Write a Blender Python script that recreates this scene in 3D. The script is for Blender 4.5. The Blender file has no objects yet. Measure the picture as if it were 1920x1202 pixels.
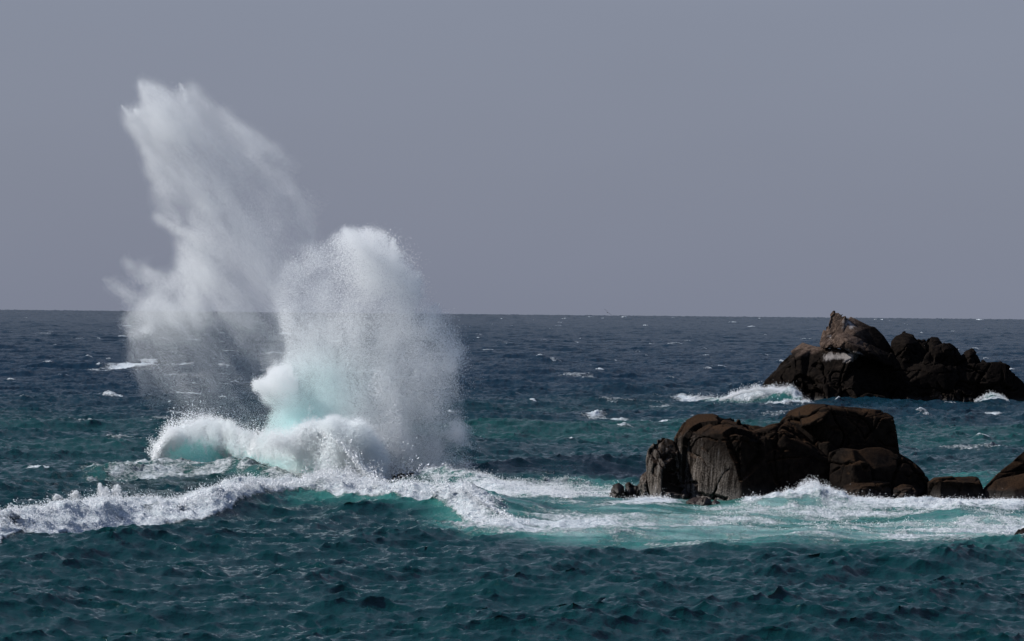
import bpy, bmesh, math
import numpy as np
from mathutils import Vector, Matrix

# ------------------------------------------------------------------ camera, sky, sun, exposure
SC = bpy.context.scene
COL = SC.collection
EYE, FPX = 10.0, 7000.0                       # eye height over the sea, focal length in pixels of a 1920 wide frame
PITCH, ROLL = -0.00233, 0.0094

cam_data = bpy.data.cameras.new("camera")
cam_data.sensor_width = 36.0
cam_data.lens = 36.0 * FPX / 1920.0
cam_data.clip_start, cam_data.clip_end = 1.0, 40000.0
cam = bpy.data.objects.new("camera", cam_data)
COL.objects.link(cam)
cam_rot = Matrix.Rotation(math.pi / 2 + PITCH, 3, 'X') @ Matrix.Rotation(ROLL, 3, 'Z')
cam.matrix_world = Matrix.Translation((0, 0, EYE)) @ cam_rot.to_4x4()
SC.camera = cam

SUN_AZ, SUN_EL = math.radians(-81), math.radians(39)      # azimuth from +Y (view axis) towards +X
sun_dir = Vector((math.sin(SUN_AZ) * math.cos(SUN_EL), math.cos(SUN_AZ) * math.cos(SUN_EL), math.sin(SUN_EL)))
sl = bpy.data.lights.new("sun", 'SUN')
sl.energy, sl.angle, sl.color = 5.0, math.radians(0.5), (1.0, 0.975, 0.95)
sun = bpy.data.objects.new("sun", sl)
sun.rotation_euler = sun_dir.to_track_quat('Z', 'Y').to_euler()
COL.objects.link(sun)

world = bpy.data.worlds.new("World")
SC.world = world
world.use_nodes = True
wn, wl = world.node_tree.nodes, world.node_tree.links
wn.clear()
w_out = wn.new('ShaderNodeOutputWorld'); w_bg = wn.new('ShaderNodeBackground')
w_sky = wn.new('ShaderNodeTexSky'); w_sky.sky_type = 'NISHITA'; w_sky.sun_disc = False
w_sky.sun_elevation, w_sky.sun_rotation = SUN_EL, SUN_AZ
w_sky.air_density, w_sky.dust_density = 1.0, 2.0
w_tc = wn.new('ShaderNodeTexCoord'); w_sep = wn.new('ShaderNodeSeparateXYZ')
w_ramp = wn.new('ShaderNodeValToRGB')                      # the high grey haze; unseen zenith brightened and blued to fill the shaded spray
w_ramp.color_ramp.elements[0].position, w_ramp.color_ramp.elements[0].color = 0.0, (0.1615, 0.1795, 0.2375, 1)
w_ramp.color_ramp.elements[1].position, w_ramp.color_ramp.elements[1].color = 0.09, (0.1805, 0.200, 0.261, 1)
for _p, _c in ((0.35, (0.100, 0.128, 0.190, 1)), (0.62, (0.110, 0.155, 0.265, 1)), (1.0, (0.140, 0.235, 0.490, 1))):
    w_ramp.color_ramp.elements.new(_p).color = _c
w_scale = wn.new('ShaderNodeVectorMath'); w_scale.operation = 'SCALE'; w_scale.inputs['Scale'].default_value = 10.0
w_mix = wn.new('ShaderNodeMix'); w_mix.data_type = 'RGBA'; w_mix.inputs[0].default_value = 0.94
w_bg.inputs['Strength'].default_value = 0.1
wl.new(w_tc.outputs['Generated'], w_sep.inputs[0]); wl.new(w_sep.outputs['Z'], w_ramp.inputs[0])
w_map = wn.new('ShaderNodeMapping'); w_map.inputs['Scale'].default_value = (6, 6, 22)    # faint unevenness of the haze
w_noise = wn.new('ShaderNodeTexNoise'); w_noise.inputs['Scale'].default_value = 1.0; w_noise.inputs['Detail'].default_value = 3.0
w_rng = wn.new('ShaderNodeMapRange'); w_rng.inputs[1].default_value, w_rng.inputs[2].default_value, w_rng.inputs[3].default_value, w_rng.inputs[4].default_value = 0.25, 0.75, 9.75, 10.25
wl.new(w_tc.outputs['Generated'], w_map.inputs[0]); wl.new(w_map.outputs[0], w_noise.inputs['Vector'])
wl.new(w_noise.outputs[0], w_rng.inputs[0]); wl.new(w_rng.outputs[0], w_scale.inputs['Scale'])
wl.new(w_ramp.outputs[0], w_scale.inputs[0])
wl.new(w_sky.outputs[0], w_mix.inputs[6]); wl.new(w_scale.outputs[0], w_mix.inputs[7])
wl.new(w_mix.outputs[2], w_bg.inputs['Color']); wl.new(w_bg.outputs[0], w_out.inputs[0])

SC.view_settings.view_transform, SC.view_settings.look = 'Standard', 'None'
SC.view_settings.exposure, SC.view_settings.gamma = 0.35, 1.0
SC.render.engine = 'CYCLES'
SC.cycles.max_bounces, SC.cycles.diffuse_bounces, SC.cycles.glossy_bounces, SC.cycles.transmission_bounces = 40, 36, 2, 12
SC.cycles.use_denoising = True
SC.cycles.sample_clamp_indirect = 10.0

# ------------------------------------------------------------------ helpers
RNG = np.random.default_rng(7)
_M = np.array(cam_rot)

def ray(u, v):
    u, v = np.asarray(u, float), np.asarray(v, float)
    d = np.stack([(u - 960) / FPX, -(v - 601) / FPX, -np.ones_like(u + v)], -1) @ _M.T
    return d / d[..., 1:2]

def at(u, v, dist):                           # the point seen at (u, v), dist metres out along the view axis
    d = ray(u, v); o = d * np.asarray(dist, float)[..., None]
    o[..., 2] += EYE
    return o

def ground(u, v):                             # the point of the mean sea level seen at (u, v)
    d = ray(u, v)
    return at(u, v, EYE / -d[..., 2])

def to_uv(p):
    q = (p - np.array([0, 0, EYE])) @ _M
    return 960 + FPX * q[..., 0] / -q[..., 2], 601 - FPX * q[..., 1] / -q[..., 2]

_T3 = np.random.default_rng(11).random((64, 64, 64)).astype(np.float32)

def vnoise(p, off=0.0):                       # smooth 3-D noise 0..1
    p = p + off
    i = np.floor(p).astype(np.int64); f = (p - i).astype(np.float32)
    f = f * f * (3 - 2 * f)
    x0, y0, z0 = i[..., 0] & 63, i[..., 1] & 63, i[..., 2] & 63
    x1, y1, z1 = (x0 + 1) & 63, (y0 + 1) & 63, (z0 + 1) & 63
    fx, fy, fz = f[..., 0], f[..., 1], f[..., 2]
    a = _T3[x0, y0, z0] * (1 - fx) + _T3[x1, y0, z0] * fx
    b = _T3[x0, y1, z0] * (1 - fx) + _T3[x1, y1, z0] * fx
    c = _T3[x0, y0, z1] * (1 - fx) + _T3[x1, y0, z1] * fx
    d = _T3[x0, y1, z1] * (1 - fx) + _T3[x1, y1, z1] * fx
    return (a * (1 - fy) + b * fy) * (1 - fz) + (c * (1 - fy) + d * fy) * fz

def fbm(p, octaves=4, gain=0.5, off=0.0):     # about 0..1, mean .5
    s, a, t = 0.0, 1.0, 0.0
    for k in range(octaves):
        s = s + a * vnoise(p * 2.03 ** k, off + 17.3 * k); t += a; a *= gain
    return s / t

def ridged(p, octaves=4, gain=0.5, off=0.0):
    s, a, t = 0.0, 1.0, 0.0
    for k in range(octaves):
        s = s + a * (1 - np.abs(2 * vnoise(p * 2.03 ** k, off + 9.1 * k) - 1)); t += a; a *= gain
    return s / t

def sstep(a, b, x):
    t = np.clip((x - a) / (b - a), 0, 1)
    return t * t * (3 - 2 * t)

def mesh_from(name, verts, faces, smooth=True, attrs=None, mat=None, parent=None):
    """one mesh object out of arrays; faces n x 3 or n x 4"""
    me = bpy.data.meshes.new(name)
    verts = np.ascontiguousarray(verts, np.float32); faces = np.ascontiguousarray(faces, np.int32)
    k = faces.shape[1]
    me.vertices.add(len(verts)); me.vertices.foreach_set('co', verts.ravel())
    me.loops.add(faces.size); me.loops.foreach_set('vertex_index', faces.ravel())
    me.polygons.add(len(faces)); me.polygons.foreach_set('loop_start', np.arange(0, faces.size, k, dtype=np.int32))
    if smooth:
        me.polygons.foreach_set('use_smooth', np.ones(len(faces), bool))
    me.update(calc_edges=True)
    for n, a in (attrs or {}).items():
        me.attributes.new(n, 'FLOAT', 'POINT').data.foreach_set('value', np.ascontiguousarray(a, np.float32).ravel())
    o = bpy.data.objects.new(name, me)
    COL.objects.link(o)
    if mat: me.materials.append(mat)
    if parent: o.parent = parent
    return o

def tag(o, label=None, cat=None, group=None, kind=None):
    for k, v in (('label', label), ('category', cat), ('group', group), ('kind', kind)):
        if v: o[k] = v
    return o

def empty(name, loc, label, cat, group=None):
    o = bpy.data.objects.new(name, None); COL.objects.link(o)
    o.location = loc
    return tag(o, label, cat, group)

def grid_faces(nr, nc):
    i = np.arange(nr * nc).reshape(nr, nc)
    return np.stack([i[:-1, :-1], i[:-1, 1:], i[1:, 1:], i[1:, :-1]], -1).reshape(-1, 4)

class Nodes:                                  # a thin wrapper for building materials
    def __init__(self, name):
        self.mat = bpy.data.materials.new(name); self.mat.use_nodes = True
        self.t = self.mat.node_tree; self.t.nodes.clear()
        self.out = self.n('ShaderNodeOutputMaterial')
    def n(self, kind, **props):
        x = self.t.nodes.new(kind)
        for k, v in props.items(): setattr(x, k, v)
        return x
    def set(self, sock, v):
        if isinstance(v, bpy.types.NodeSocket): self.t.links.new(v, sock)
        elif v is not None: sock.default_value = v
    def math(self, op, a, b=None, c=None, clamp=False):
        x = self.n('ShaderNodeMath', operation=op, use_clamp=clamp)
        for s, v in zip(x.inputs, (a, b, c)): self.set(s, v)
        return x.outputs[0]
    def mix(self, f, a, b):
        x = self.n('ShaderNodeMix', data_type='RGBA')
        for i, v in ((0, f), (6, a), (7, b)): self.set(x.inputs[i], v)
        return x.outputs[2]
    def attr(self, name):
        return self.n('ShaderNodeAttribute', attribute_name=name).outputs['Fac']
    def noise(self, scale, detail=3.0, rough=0.5, vec=None):
        x = self.n('ShaderNodeTexNoise'); x.inputs['Scale'].default_value = scale
        x.inputs['Detail'].default_value = detail; x.inputs['Roughness'].default_value = rough
        if vec is not None: self.set(x.inputs['Vector'], vec)
        return x.outputs[0]
    def ramp(self, x, a, b, lo=0.0, hi=1.0):
        m = self.n('ShaderNodeMapRange', interpolation_type='SMOOTHSTEP')
        for i, v in enumerate((x, a, b, lo, hi)): self.set(m.inputs[i], v)
        return m.outputs[0]
    def pos(self, scale=(1, 1, 1)):
        m = self.n('ShaderNodeMapping'); m.inputs['Scale'].default_value = scale
        self.t.links.new(self.n('ShaderNodeNewGeometry').outputs['Position'], m.inputs['Vector'])
        return m.outputs[0]
    def surface(self, s): self.t.links.new(s, self.out.inputs['Surface'])
# ------------------------------------------------------------------ the sea
def wave_field(L, N, lam_lo, lam_hi, lam_peak, std, wind, seed, spread=2.0):
    """one periodic patch of wind sea: height, sideways shift and how far the surface folds"""
    r = np.random.default_rng(seed)
    k1 = 2 * np.pi * np.fft.fftfreq(N, L / N)
    kx, ky = np.meshgrid(k1, k1, indexing='ij')
    k = np.hypot(kx, ky); k[0, 0] = 1e-6
    c = (kx * wind[0] + ky * wind[1]) / k
    S = k ** -3.6 * np.exp(-1.0 / (k * lam_peak / 2 / np.pi) ** 2) * np.where(c > 0, np.abs(c) ** spread, 0.12 * np.abs(c) ** spread) 
    S *= (k > 2 * np.pi / lam_hi) & (k < 2 * np.pi / lam_lo)
    a = np.sqrt(S) * (r.normal(size=(N, N)) + 1j * r.normal(size=(N, N)))
    h = np.fft.ifft2(a).real; s = std / h.std()
    g = lambda m: np.fft.ifft2(m * a).real * s
    jxx, jyy, jxy = g(kx * kx / k), g(ky * ky / k), g(kx * ky / k)
    return dict(L=L, N=N, h=h * s, dx=g(1j * kx / k), dy=g(1j * ky / k), jxx=jxx, jyy=jyy, jxy=jxy)

def sample(F, key, x, y, rot=0.0):
    c, s = math.cos(rot), math.sin(rot)
    gx, gy = (x * c + y * s) / F['L'] * F['N'], (-x * s + y * c) / F['L'] * F['N']
    i, j = np.floor(gx).astype(np.int64), np.floor(gy).astype(np.int64)
    fx, fy = gx - i, gy - j; n = F['N']; A = F[key]
    i0, j0, i1, j1 = i % n, j % n, (i + 1) % n, (j + 1) % n
    return (A[i0, j0] * (1 - fx) + A[i1, j0] * fx) * (1 - fy) + (A[i0, j1] * (1 - fx) + A[i1, j1] * fx) * fy

_w = np.array([0.42, -0.91])
SEA_FIELDS = [wave_field(487.0, 512, 11.0, 90.0, 34.0, 0.27, _w, 1, 3.0),
              wave_field(131.0, 512, 2.2, 11.0, 11.0, 0.110, _w, 2, 3.0),
              wave_field(31.0, 512, 0.24, 2.2, 4.0, 0.066, _w, 3, 1.8)]
SEA_ROT = [0.0, 0.5, -0.35]
CHOP = [1.0, 1.0, 1.0]

def ang(u):                                   # x / y of picture column u (on the horizon line)
    return (np.asarray(u, float) - 960) / FPX

def v0(u):                                    # row of the level line through the eye at column u
    return 584.7 + 0.0094 * (np.asarray(u, float) - 960)

def dist_of(u, v):
    return EYE * FPX / (np.asarray(v, float) - v0(u))

class Ridge:
    """a swell or breaker lying across the view: (column, row of its toe, row of its top) and the widths of its two slopes"""
    def __init__(self, pts, toe, front, back, wob=0.0):
        u, vt, vc = np.array(pts, float).T
        self.a = ang(u); self.y = dist_of(u, vt) + toe
        vg = v0(u) + EYE * FPX / self.y
        self.h = np.maximum(0, (vg - vc)) * self.y / FPX
        self.f, self.b, self.wob = front, back, wob
    def __call__(self, x, y):
        a = x / y
        yc = np.interp(a, self.a, self.y) + (self.wob * (vnoise(np.stack([x / 3.1, y / 9.0, 0 * x], -1)) - .5) if self.wob else 0)
        h = np.interp(a, self.a, self.h, left=0, right=0)
        t = y - yc
        e = np.exp(-np.where(t < 0, t / self.f, t / self.b) ** 2)
        return h * e, t, h

# the foreground surf, the swell in front of the milky water, the little teal wave, wash by the rocks
R_SURF = Ridge([(-300, 1040, 1025), (-60, 1026, 985), (0, 1018, 966), (60, 1008, 945), (120, 1000, 932), (190, 992, 925), (250, 985, 937), (330, 982, 943), (400, 978, 928),
                (470, 970, 920), (540, 962, 912), (600, 960, 902), (650, 962, 900), (720, 966, 907), (800, 970, 915), (850, 974, 930), (900, 980, 950), (960, 987, 968), (1040, 996, 984), (1140, 1004, 1000)],
               6.0, 4.4, 5.5, 2.0)
R_SWELL = Ridge([(560, 1010, 1008), (700, 1008, 996), (800, 1008, 988), (880, 1008, 988), (930, 1010, 990), (1000, 1016, 1000), (1100, 1022, 1005), (1200, 1026, 1009), (1300, 1028, 1008), (1400, 1032, 1011),
                 (1500, 1034, 1006), (1600, 1038, 1014), (1700, 1042, 1024), (1800, 1046, 1029), (1920, 1050, 1034), (2100, 1054, 1044)], 5.0, 5.5, 7.0, 2.0)
R_TEAL = Ridge([(810, 962, 962), (860, 963, 946), (920, 963, 936), (980, 963, 942), (1050, 963, 954), (1140, 965, 963)], 3.5, 3.8, 5.0, 1.5)
R_TEAL2 = Ridge([(1040, 968, 968), (1130, 968, 956), (1210, 968, 951), (1290, 968, 957), (1370, 970, 968)], 3.0, 4.0, 5.0, 1.5)
R_WASH = Ridge([(1330, 965, 963), (1380, 960, 950), (1440, 960, 935), (1490, 960, 930), (1530, 958, 917), (1560, 958, 930), (1600, 960, 943), (1680, 962, 947), (1760, 964, 948), (1800, 970, 950), (1860, 968, 950), (1930, 965, 950)],
               4.0, 4.2, 4.0, 2.0)
R_WASHR = Ridge([(1560, 995, 993), (1640, 990, 978), (1700, 986, 966), (1760, 982, 955), (1800, 982, 953), (1850, 984, 962), (1930, 990, 974)], 4.0, 4.5, 5.0, 2.0)
R_BACKWASH = Ridge([(740, 906, 905), (790, 905, 893), (840, 908, 888), (900, 917, 899), (960, 929, 913), (1050, 941, 928), (1120, 944, 934), (1200, 947, 940), (1250, 949, 947)], 3.0, 4.0, 6.0, 2.5)
R_FAR = Ridge([(1310, 754, 753), (1345, 755, 749), (1380, 756, 742), (1415, 757, 735), (1452, 758, 729), (1480, 759, 733), (1500, 760, 748)], 3.0, 3.5, 6.0, 3.0)
R_FARR = Ridge([(1790, 757, 756), (1830, 758, 747), (1858, 759, 737), (1880, 759, 742), (1900, 759, 752)], 2.5, 3.0, 5.0, 1.0)
R_LEFT = Ridge([(150, 892, 891), (210, 890, 874), (270, 888, 862), (320, 886, 858), (400, 886, 862), (440, 888, 860), (500, 898, 876), (560, 906, 890), (620, 912, 905)], 3.0, 3.0, 5.0, 2.0)
RIDGES = [R_SURF, R_SWELL, R_TEAL, R_TEAL2, R_WASH, R_WASHR, R_BACKWASH, R_FAR, R_FARR, R_LEFT]

def blob(u, v, cu, cv, ru, rv):               # soft patch in picture columns and rows of the level sea
    return np.exp(-((u - cu) / ru) ** 2 - ((v - cv) / rv) ** 2)

def sea_state(x, y):
    """height, sideways shift, foam, air in the water (turquoise) and shallows (green) at level-sea points"""
    d = y
    u, v = to_uv(np.stack([x, y, 0 * x], -1))
    shelter = 1 - 0.5 * sstep(860, 1000, u) * sstep(900, 940, v) * sstep(1050, 1015, v)     # the rocks break the sea here
    h = np.zeros_like(x); sx = np.zeros_like(x); sy = np.zeros_like(x)
    jxx = np.zeros_like(x); jyy = np.zeros_like(x); jxy = np.zeros_like(x)
    fade = [np.ones_like(x), np.ones_like(x), 1 - 0.6 * sstep(350, 1600, d)]
    for F, r, ch, fd in zip(SEA_FIELDS, SEA_ROT, CHOP, fade):
        c, s = math.cos(r), math.sin(r)
        hx = sample(F, 'dx', x, y, r) * fd * ch; hy = sample(F, 'dy', x, y, r) * fd * ch
        h += sample(F, 'h', x, y, r) * fd
        sx += c * hx - s * hy; sy += s * hx + c * hy
        if F['L'] > 40:
            jxx += sample(F, 'jxx', x, y, r) * ch; jyy += sample(F, 'jyy', x, y, r) * ch; jxy += sample(F, 'jxy', x, y, r) * ch
    h *= shelter * (1 + 2.2 * sstep(2500, 9000, d)); sx *= shelter; sy *= shelter
    J = (1 - jxx) * (1 - jyy) - jxy ** 2      # small where the crest folds over
    P = np.stack([x, y, 0 * x], -1)
    P2 = P * np.array([1, 0.45, 1])           # foam lies in streaks along the view's depth when foreshortened
    n1 = fbm(P2 / 2.6, 4, 0.55); n2 = fbm(P2 / 0.7, 3, 0.6, 5.0); n3 = fbm(P2 / 7.0, 3, 0.5, 9.0)
    lace = ridged(P2 / 1.9, 3, 0.6, 31.0)
    foam = np.zeros_like(x); air = np.zeros_like(x)
    # whitecaps where the crests fold, in gusts
    gust = fbm(P / 60.0, 2, 0.5, 3.0)
    calm = sstep(900, 1010, v)                # the near water shows next to none
    foam = np.maximum(foam, sstep(0.25, 0.0, J + 0.30 * (n2 - .5) + 0.6 * (0.50 - gust) + 0.45 * calm))
    ex = {}
    for R, nm in zip(RIDGES, ('surf', 'swell', 'teal', 'teal2', 'wash', 'washr', 'back', 'far', 'farr', 'left')):
        e, t, hh = R(x, y); ex[nm] = (e, t, hh); h += e
    # milky turquoise water right of the splash and round the rocks
    e, t, hh = ex['swell']
    behind = sstep(-7, 1.5, t + 5 * (n3 - .5)) * sstep(740, 860, u)
    milk = behind * sstep(905, 945, v + 26 * sstep(1250, 1050, u) + 26 * sstep(1700, 1800, u) + 30 * (n3 - .5)) * (1 - 0.0 * u)
    streak = fbm(P * np.array([0.16, 0.55, 1]), 4, 0.6, 40.0)
    air = np.maximum(air, milk * np.clip(0.64 + 0.9 * (n3 - .5) + 1.3 * (streak - .5), .15, 1))
    air = np.maximum(air, 0.35 * sstep(-14, 2, t) * sstep(1200, 1750, u) * sstep(905, 945, v))
    foam = np.maximum(foam, milk * sstep(0.47, 0.70, 0.50 * streak + 0.30 * n1 + 0.20 * lace + 0.02 + 0.05 * sstep(1500, 1800, u)) * 0.72)
    lacy = np.clip(0.45 * streak + 0.3 * n1 + 0.25 * lace, 0, 1)
    foam = np.maximum(foam, 1.15 * milk * blob(u, v, 1030, 985, 210, 20) * sstep(0.36, 0.58, lacy))
    foam = np.maximum(foam, 1.1 * milk * blob(u, v, 930, 912, 190, 24) * sstep(0.38, 0.60, lacy))
    foam = np.maximum(foam, 1.0 * milk * blob(u, v, 1210, 948, 90, 12) * sstep(0.34, 0.56, lacy))
    foam = np.maximum(foam, 0.3 * milk * blob(u, v, 1480, 966, 260, 14) * sstep(0.38, 0.60, lacy))
    foam = np.maximum(foam, 0.9 * behind * blob(u, v, 1840, 1010, 200, 20) * sstep(0.38, 0.6, 0.6 * streak + .4 * n1))
    # surf in front
    e, t, hh = ex['surf']
    on = np.clip(hh / 0.5, 0, 1)
    lip = np.interp(u, [-300, 120, 330, 400, 470, 560, 700, 850, 900], [-9, -7.4, -6.2, -4.2, -3.0, -2.8, -3.0, -4.2, -7]) + 2.8 * (n1 - .5) + 2.4 * (n3 - .5)
    foam = np.maximum(foam, on * sstep(lip - 0.8, lip + 0.2, t) * sstep(15, 3, t + 9 * (n1 - .5)) * (0.62 + .7 * (n2 - .5) + 0.5 * (n1 - .5) + 0.5 * sstep(0.35, .6, lace)))
    air = np.maximum(air, on * 0.55 * sstep(-8.5, -2.5, t) * sstep(12, 4, t) * sstep(380, 600, u))
    air = np.maximum(air, on * 0.10 * sstep(-5, -1.5, t) * sstep(12, 4, t))
    # wash
    for nm, k, lo, hi in (('wash', 1.0, -3, 8), ('washr', 0.36, -2, 5), ('back', 0.85, -2.5, 10), ('far', 1.0, -3.5, 7), ('farr', 0.8, -0.7, 3), ('left', 0.66, -6, 9)):
        e, t, hh = ex[nm]
        on = np.clip(hh / 0.22, 0, 1)
        w = on * sstep(lo - 1, lo + 2, t + 2 * (n1 - .5)) * sstep(hi + 2, hi - 3, t + 3 * (n3 - .5))
        foam = np.maximum(foam, k * w * sstep(0.30, 0.62, 0.5 * n1 + 0.3 * n2 + 0.2 * lace + (0.06 if nm in ('wash', 'far') else -0.02)))
        air = np.maximum(air, w * (0.25 if nm == 'left' else 0.6))
    for nm in ('teal', 'teal2'):
        e, t, hh = ex[nm]; air = np.maximum(air, np.clip(hh, 0, 1) * 0.55 * np.exp(-(t / 4) ** 2))
        foam *= 1 - 0.8 * np.clip(hh / 0.5, 0, 1) * sstep(-4, -2.5, t) * sstep(1.5, 0, t)
    e, t, hh = ex['far']; air = np.maximum(air, np.clip(hh, 0, 1) * 0.5 * np.exp(-(t / 5) ** 2))
    e, t, hh = ex['farr']; air = np.maximum(air, np.clip(hh, 0, 1) * 0.5 * np.exp(-(t / 4) ** 2))
    # long foam trails lying on the swell further out
    for (cu, cv, ru, rv, tilt, k) in ((262, 690, 100, 2.4, -0.05, .9), (352, 739, 24, 2.6, 0.1, .9), (1130, 783, 55, 3.5, 0.13, .9), (1290, 748, 70, 3, 0.05, .7),
                                      (290, 789, 40, 2.5, 0.03, .7), (1850, 778, 30, 3, -0.1, .8), (1230, 757, 40, 3, 0, .5)):
        foam = np.maximum(foam, k * blob(u, v - tilt * (u - cu), cu, cv, ru, rv) * sstep(0.33, 0.55, n1) * 1.3)
    shallow = np.exp(-((v - 822 - 14 * np.sin(u / 260.0)) / 46.0) ** 2) * (0.4 + 1.2 * n3) * sstep(0.25, .6, fbm(P / 45.0, 2, .5, 77.0))
    depth = sstep(900, 690, v) + 0.75 * sstep(720, 610, v)     # 1 in the deep bluer water, more far out
    ridge = np.clip(sum(np.clip(ex[k][0] / .4, 0, 1) for k in ('surf', 'wash', 'back', 'far', 'left')), 0, 1)
    return h, sx, sy, np.clip(foam, 0, 1), np.clip(air, 0, 1), np.clip(shallow, 0, 1), depth, ridge

def sea_material():
    N = Nodes('sea_water')
    foam, air, sh, dp = N.attr('foam'), N.attr('air'), N.attr('shallow'), N.attr('deep')
    body = N.mix(dp, (0.0005, 0.0215, 0.0215, 1), (0.0040, 0.0165, 0.0305, 1))
    body = N.mix(N.math('MULTIPLY', sh, 0.75), body, (0.0055, 0.044, 0.038, 1))
    body = N.mix(N.ramp(air, 0.0, 0.62), body, (0.024, 0.125, 0.108, 1))
    body = N.mix(N.ramp(air, 0.5, 1.0), body, (0.20, 0.315, 0.295, 1))
    fine = N.noise(7.0, 6.0, 0.70, N.pos((.62, .6, 1)))
    mid = N.noise(1.5, 5.0, 0.62, N.pos((.55, .45, 1)))
    fm = N.math('ADD', foam, N.math('MULTIPLY', N.math('SUBTRACT', fine, 0.5), 1.5))
    fm = N.math('ADD', fm, N.math('MULTIPLY', N.math('SUBTRACT', mid, 0.5), 0.9))
    fm = N.math('MULTIPLY', N.ramp(fm, 0.22, 0.80), N.ramp(foam, 0.02, 0.22))
    col = N.mix(fm, body, N.mix(N.ramp(fine, .3, .7), (0.36, 0.43, 0.46, 1), (0.67, 0.685, 0.70, 1)))
    p = N.n('ShaderNodeBsdfPrincipled')
    N.set(p.inputs['Base Color'], col)
    N.set(p.inputs['Roughness'], N.math('ADD', 0.06, N.math('MULTIPLY', fm, 0.7)))
    p.inputs['IOR'].default_value = 1.333
    N.set(p.inputs['Specular IOR Level'], N.math('SUBTRACT', 0.36, N.math('ADD', N.math('MULTIPLY', fm, 0.16), N.math('MULTIPLY', dp, 0.19))))
    b1 = N.n('ShaderNodeBump'); b1.inputs['Distance'].default_value = 0.085; b1.inputs['Strength'].default_value = 0.8
    rip = N.noise(4.2, 6.0, 0.64, N.pos((1, .8, 1)))
    N.set(b1.inputs['Height'], N.math('ADD', rip, N.math('MULTIPLY', fm, N.math('MULTIPLY', fine, 4.5))))
    N.set(p.inputs['Normal'], b1.outputs[0])
    rough_far = N.n('ShaderNodeBsdfDiffuse'); N.set(rough_far.inputs[0], col); N.set(rough_far.inputs['Normal'], b1.outputs[0])
    mx = N.n('ShaderNodeMixShader')           # far out the steep unseen facets mirror less of the low sky
    N.set(mx.inputs[0], N.math('MULTIPLY', N.math('MINIMUM', dp, 1.0), 0.50))
    N.t.links.new(p.outputs[0], mx.inputs[1]); N.t.links.new(rough_far.outputs[0], mx.inputs[2])
    N.surface(mx.outputs[0])
    return N.mat
M_SEA = sea_material()

def build_sea():
    rows = [60.0, 75.0, 88.0, 96.0]
    while rows[-1] < 12000:
        d = rows[-1]
        rows.append(d * (1 + (0.0015 if d < 460 else 0.0015 + 0.0030 * min(1, (d - 460) / 2500))))
    rows = np.array(rows)
    cols = np.concatenate([np.tan(np.radians([-50, -35, -25, -18, -14, -11.5])), ang(np.arange(-440, 2401, 1.75)), np.tan(np.radians([11.5, 14, 18, 25, 35, 50]))])
    Y, A = np.meshgrid(rows, cols, indexing='ij')
    x, y = (A * Y).ravel(), Y.ravel()
    h, sx, sy, foam, air, sh, dp, ridge = sea_state(x, y)
    # whitecaps tumbling down the higher crests
    r = np.random.default_rng(5)
    H2, F2, A2 = (np.copy(a).reshape(Y.shape) for a in (h, foam, air))
    n_cap = 0
    while n_cap < 400:
        cv = v0(960) + 11 + 290 * r.random() ** 2.1; cu = r.uniform(-250, 2170)
        cy = dist_of(cu, cv); ca = ang(cu)
        i, j = np.searchsorted(rows, cy), np.searchsorted(cols, ca)
        if i >= len(rows) - 1 or H2[i, j] < 0.12 or (cv > 800 and r.random() < .6): continue
        n_cap += 1
        wx = r.uniform(0.3, 0.85) * (1 + (r.random() < .22) * 1.6) * (1 + cy / 1600); wy = wx * r.uniform(0.7, 1.6) * (1 + cy / 2500); top = r.uniform(0.08, 0.34) * (1 + cy / 1800)
        i0, i1 = np.searchsorted(rows, [cy - 4 * wy, cy + 4 * wy]); j0, j1 = np.searchsorted(cols, [ca - 4 * wx / cy, ca + 4 * wx / cy])
        if i1 <= i0 or j1 <= j0: continue
        yy, aa = Y[i0:i1, j0:j1], A[i0:i1, j0:j1]
        px, py = (aa - ca) * yy, yy - cy - r.uniform(-.6, .6) * (aa - ca) * yy
        e = np.exp(-(px / wx) ** 2 - (py / wy) ** 2)
        ns = fbm(np.stack([px / 0.5, py / 1.2, 0 * px + n_cap * 3.7], -1), 3, .6)
        H2[i0:i1, j0:j1] += top * e
        F2[i0:i1, j0:j1] = np.maximum(F2[i0:i1, j0:j1], sstep(0.26, 0.70, e ** 0.7 * (-0.05 + 2.1 * ns) * np.where(py < -0.3 * wy, 0.6, 1)) * r.uniform(.35, .9))
    h, foam = H2.ravel(), F2.ravel()
    # foam is lumpy
    P = np.stack([x, y, 0 * x], -1)
    m = foam > 0.15
    lump = np.zeros_like(h)
    q = P[m]
    lump[m] = (ridged(q / 1.5, 3, 0.55, 50.0) - 0.45) * 0.5 + (fbm(q / 0.4, 2, .5, 60.) - .5) * 0.28
    h += lump * foam * sstep(700, 350, y) * (0.35 + 0.65 * ridge)
    V = np.stack([x + sx, y + sy, h], -1)
    o = mesh_from('sea', V, grid_faces(len(rows), len(cols)), True, dict(foam=foam, air=air, shallow=sh, deep=dp), M_SEA)
    tag(o, kind='structure')
    return V, foam
SEA_V, SEA_FOAM = build_sea()

def sea_height(x, y):
    x, y = np.atleast_1d(np.asarray(x, float)), np.atleast_1d(np.asarray(y, float))
    return sea_state(x, y)[0]
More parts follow.
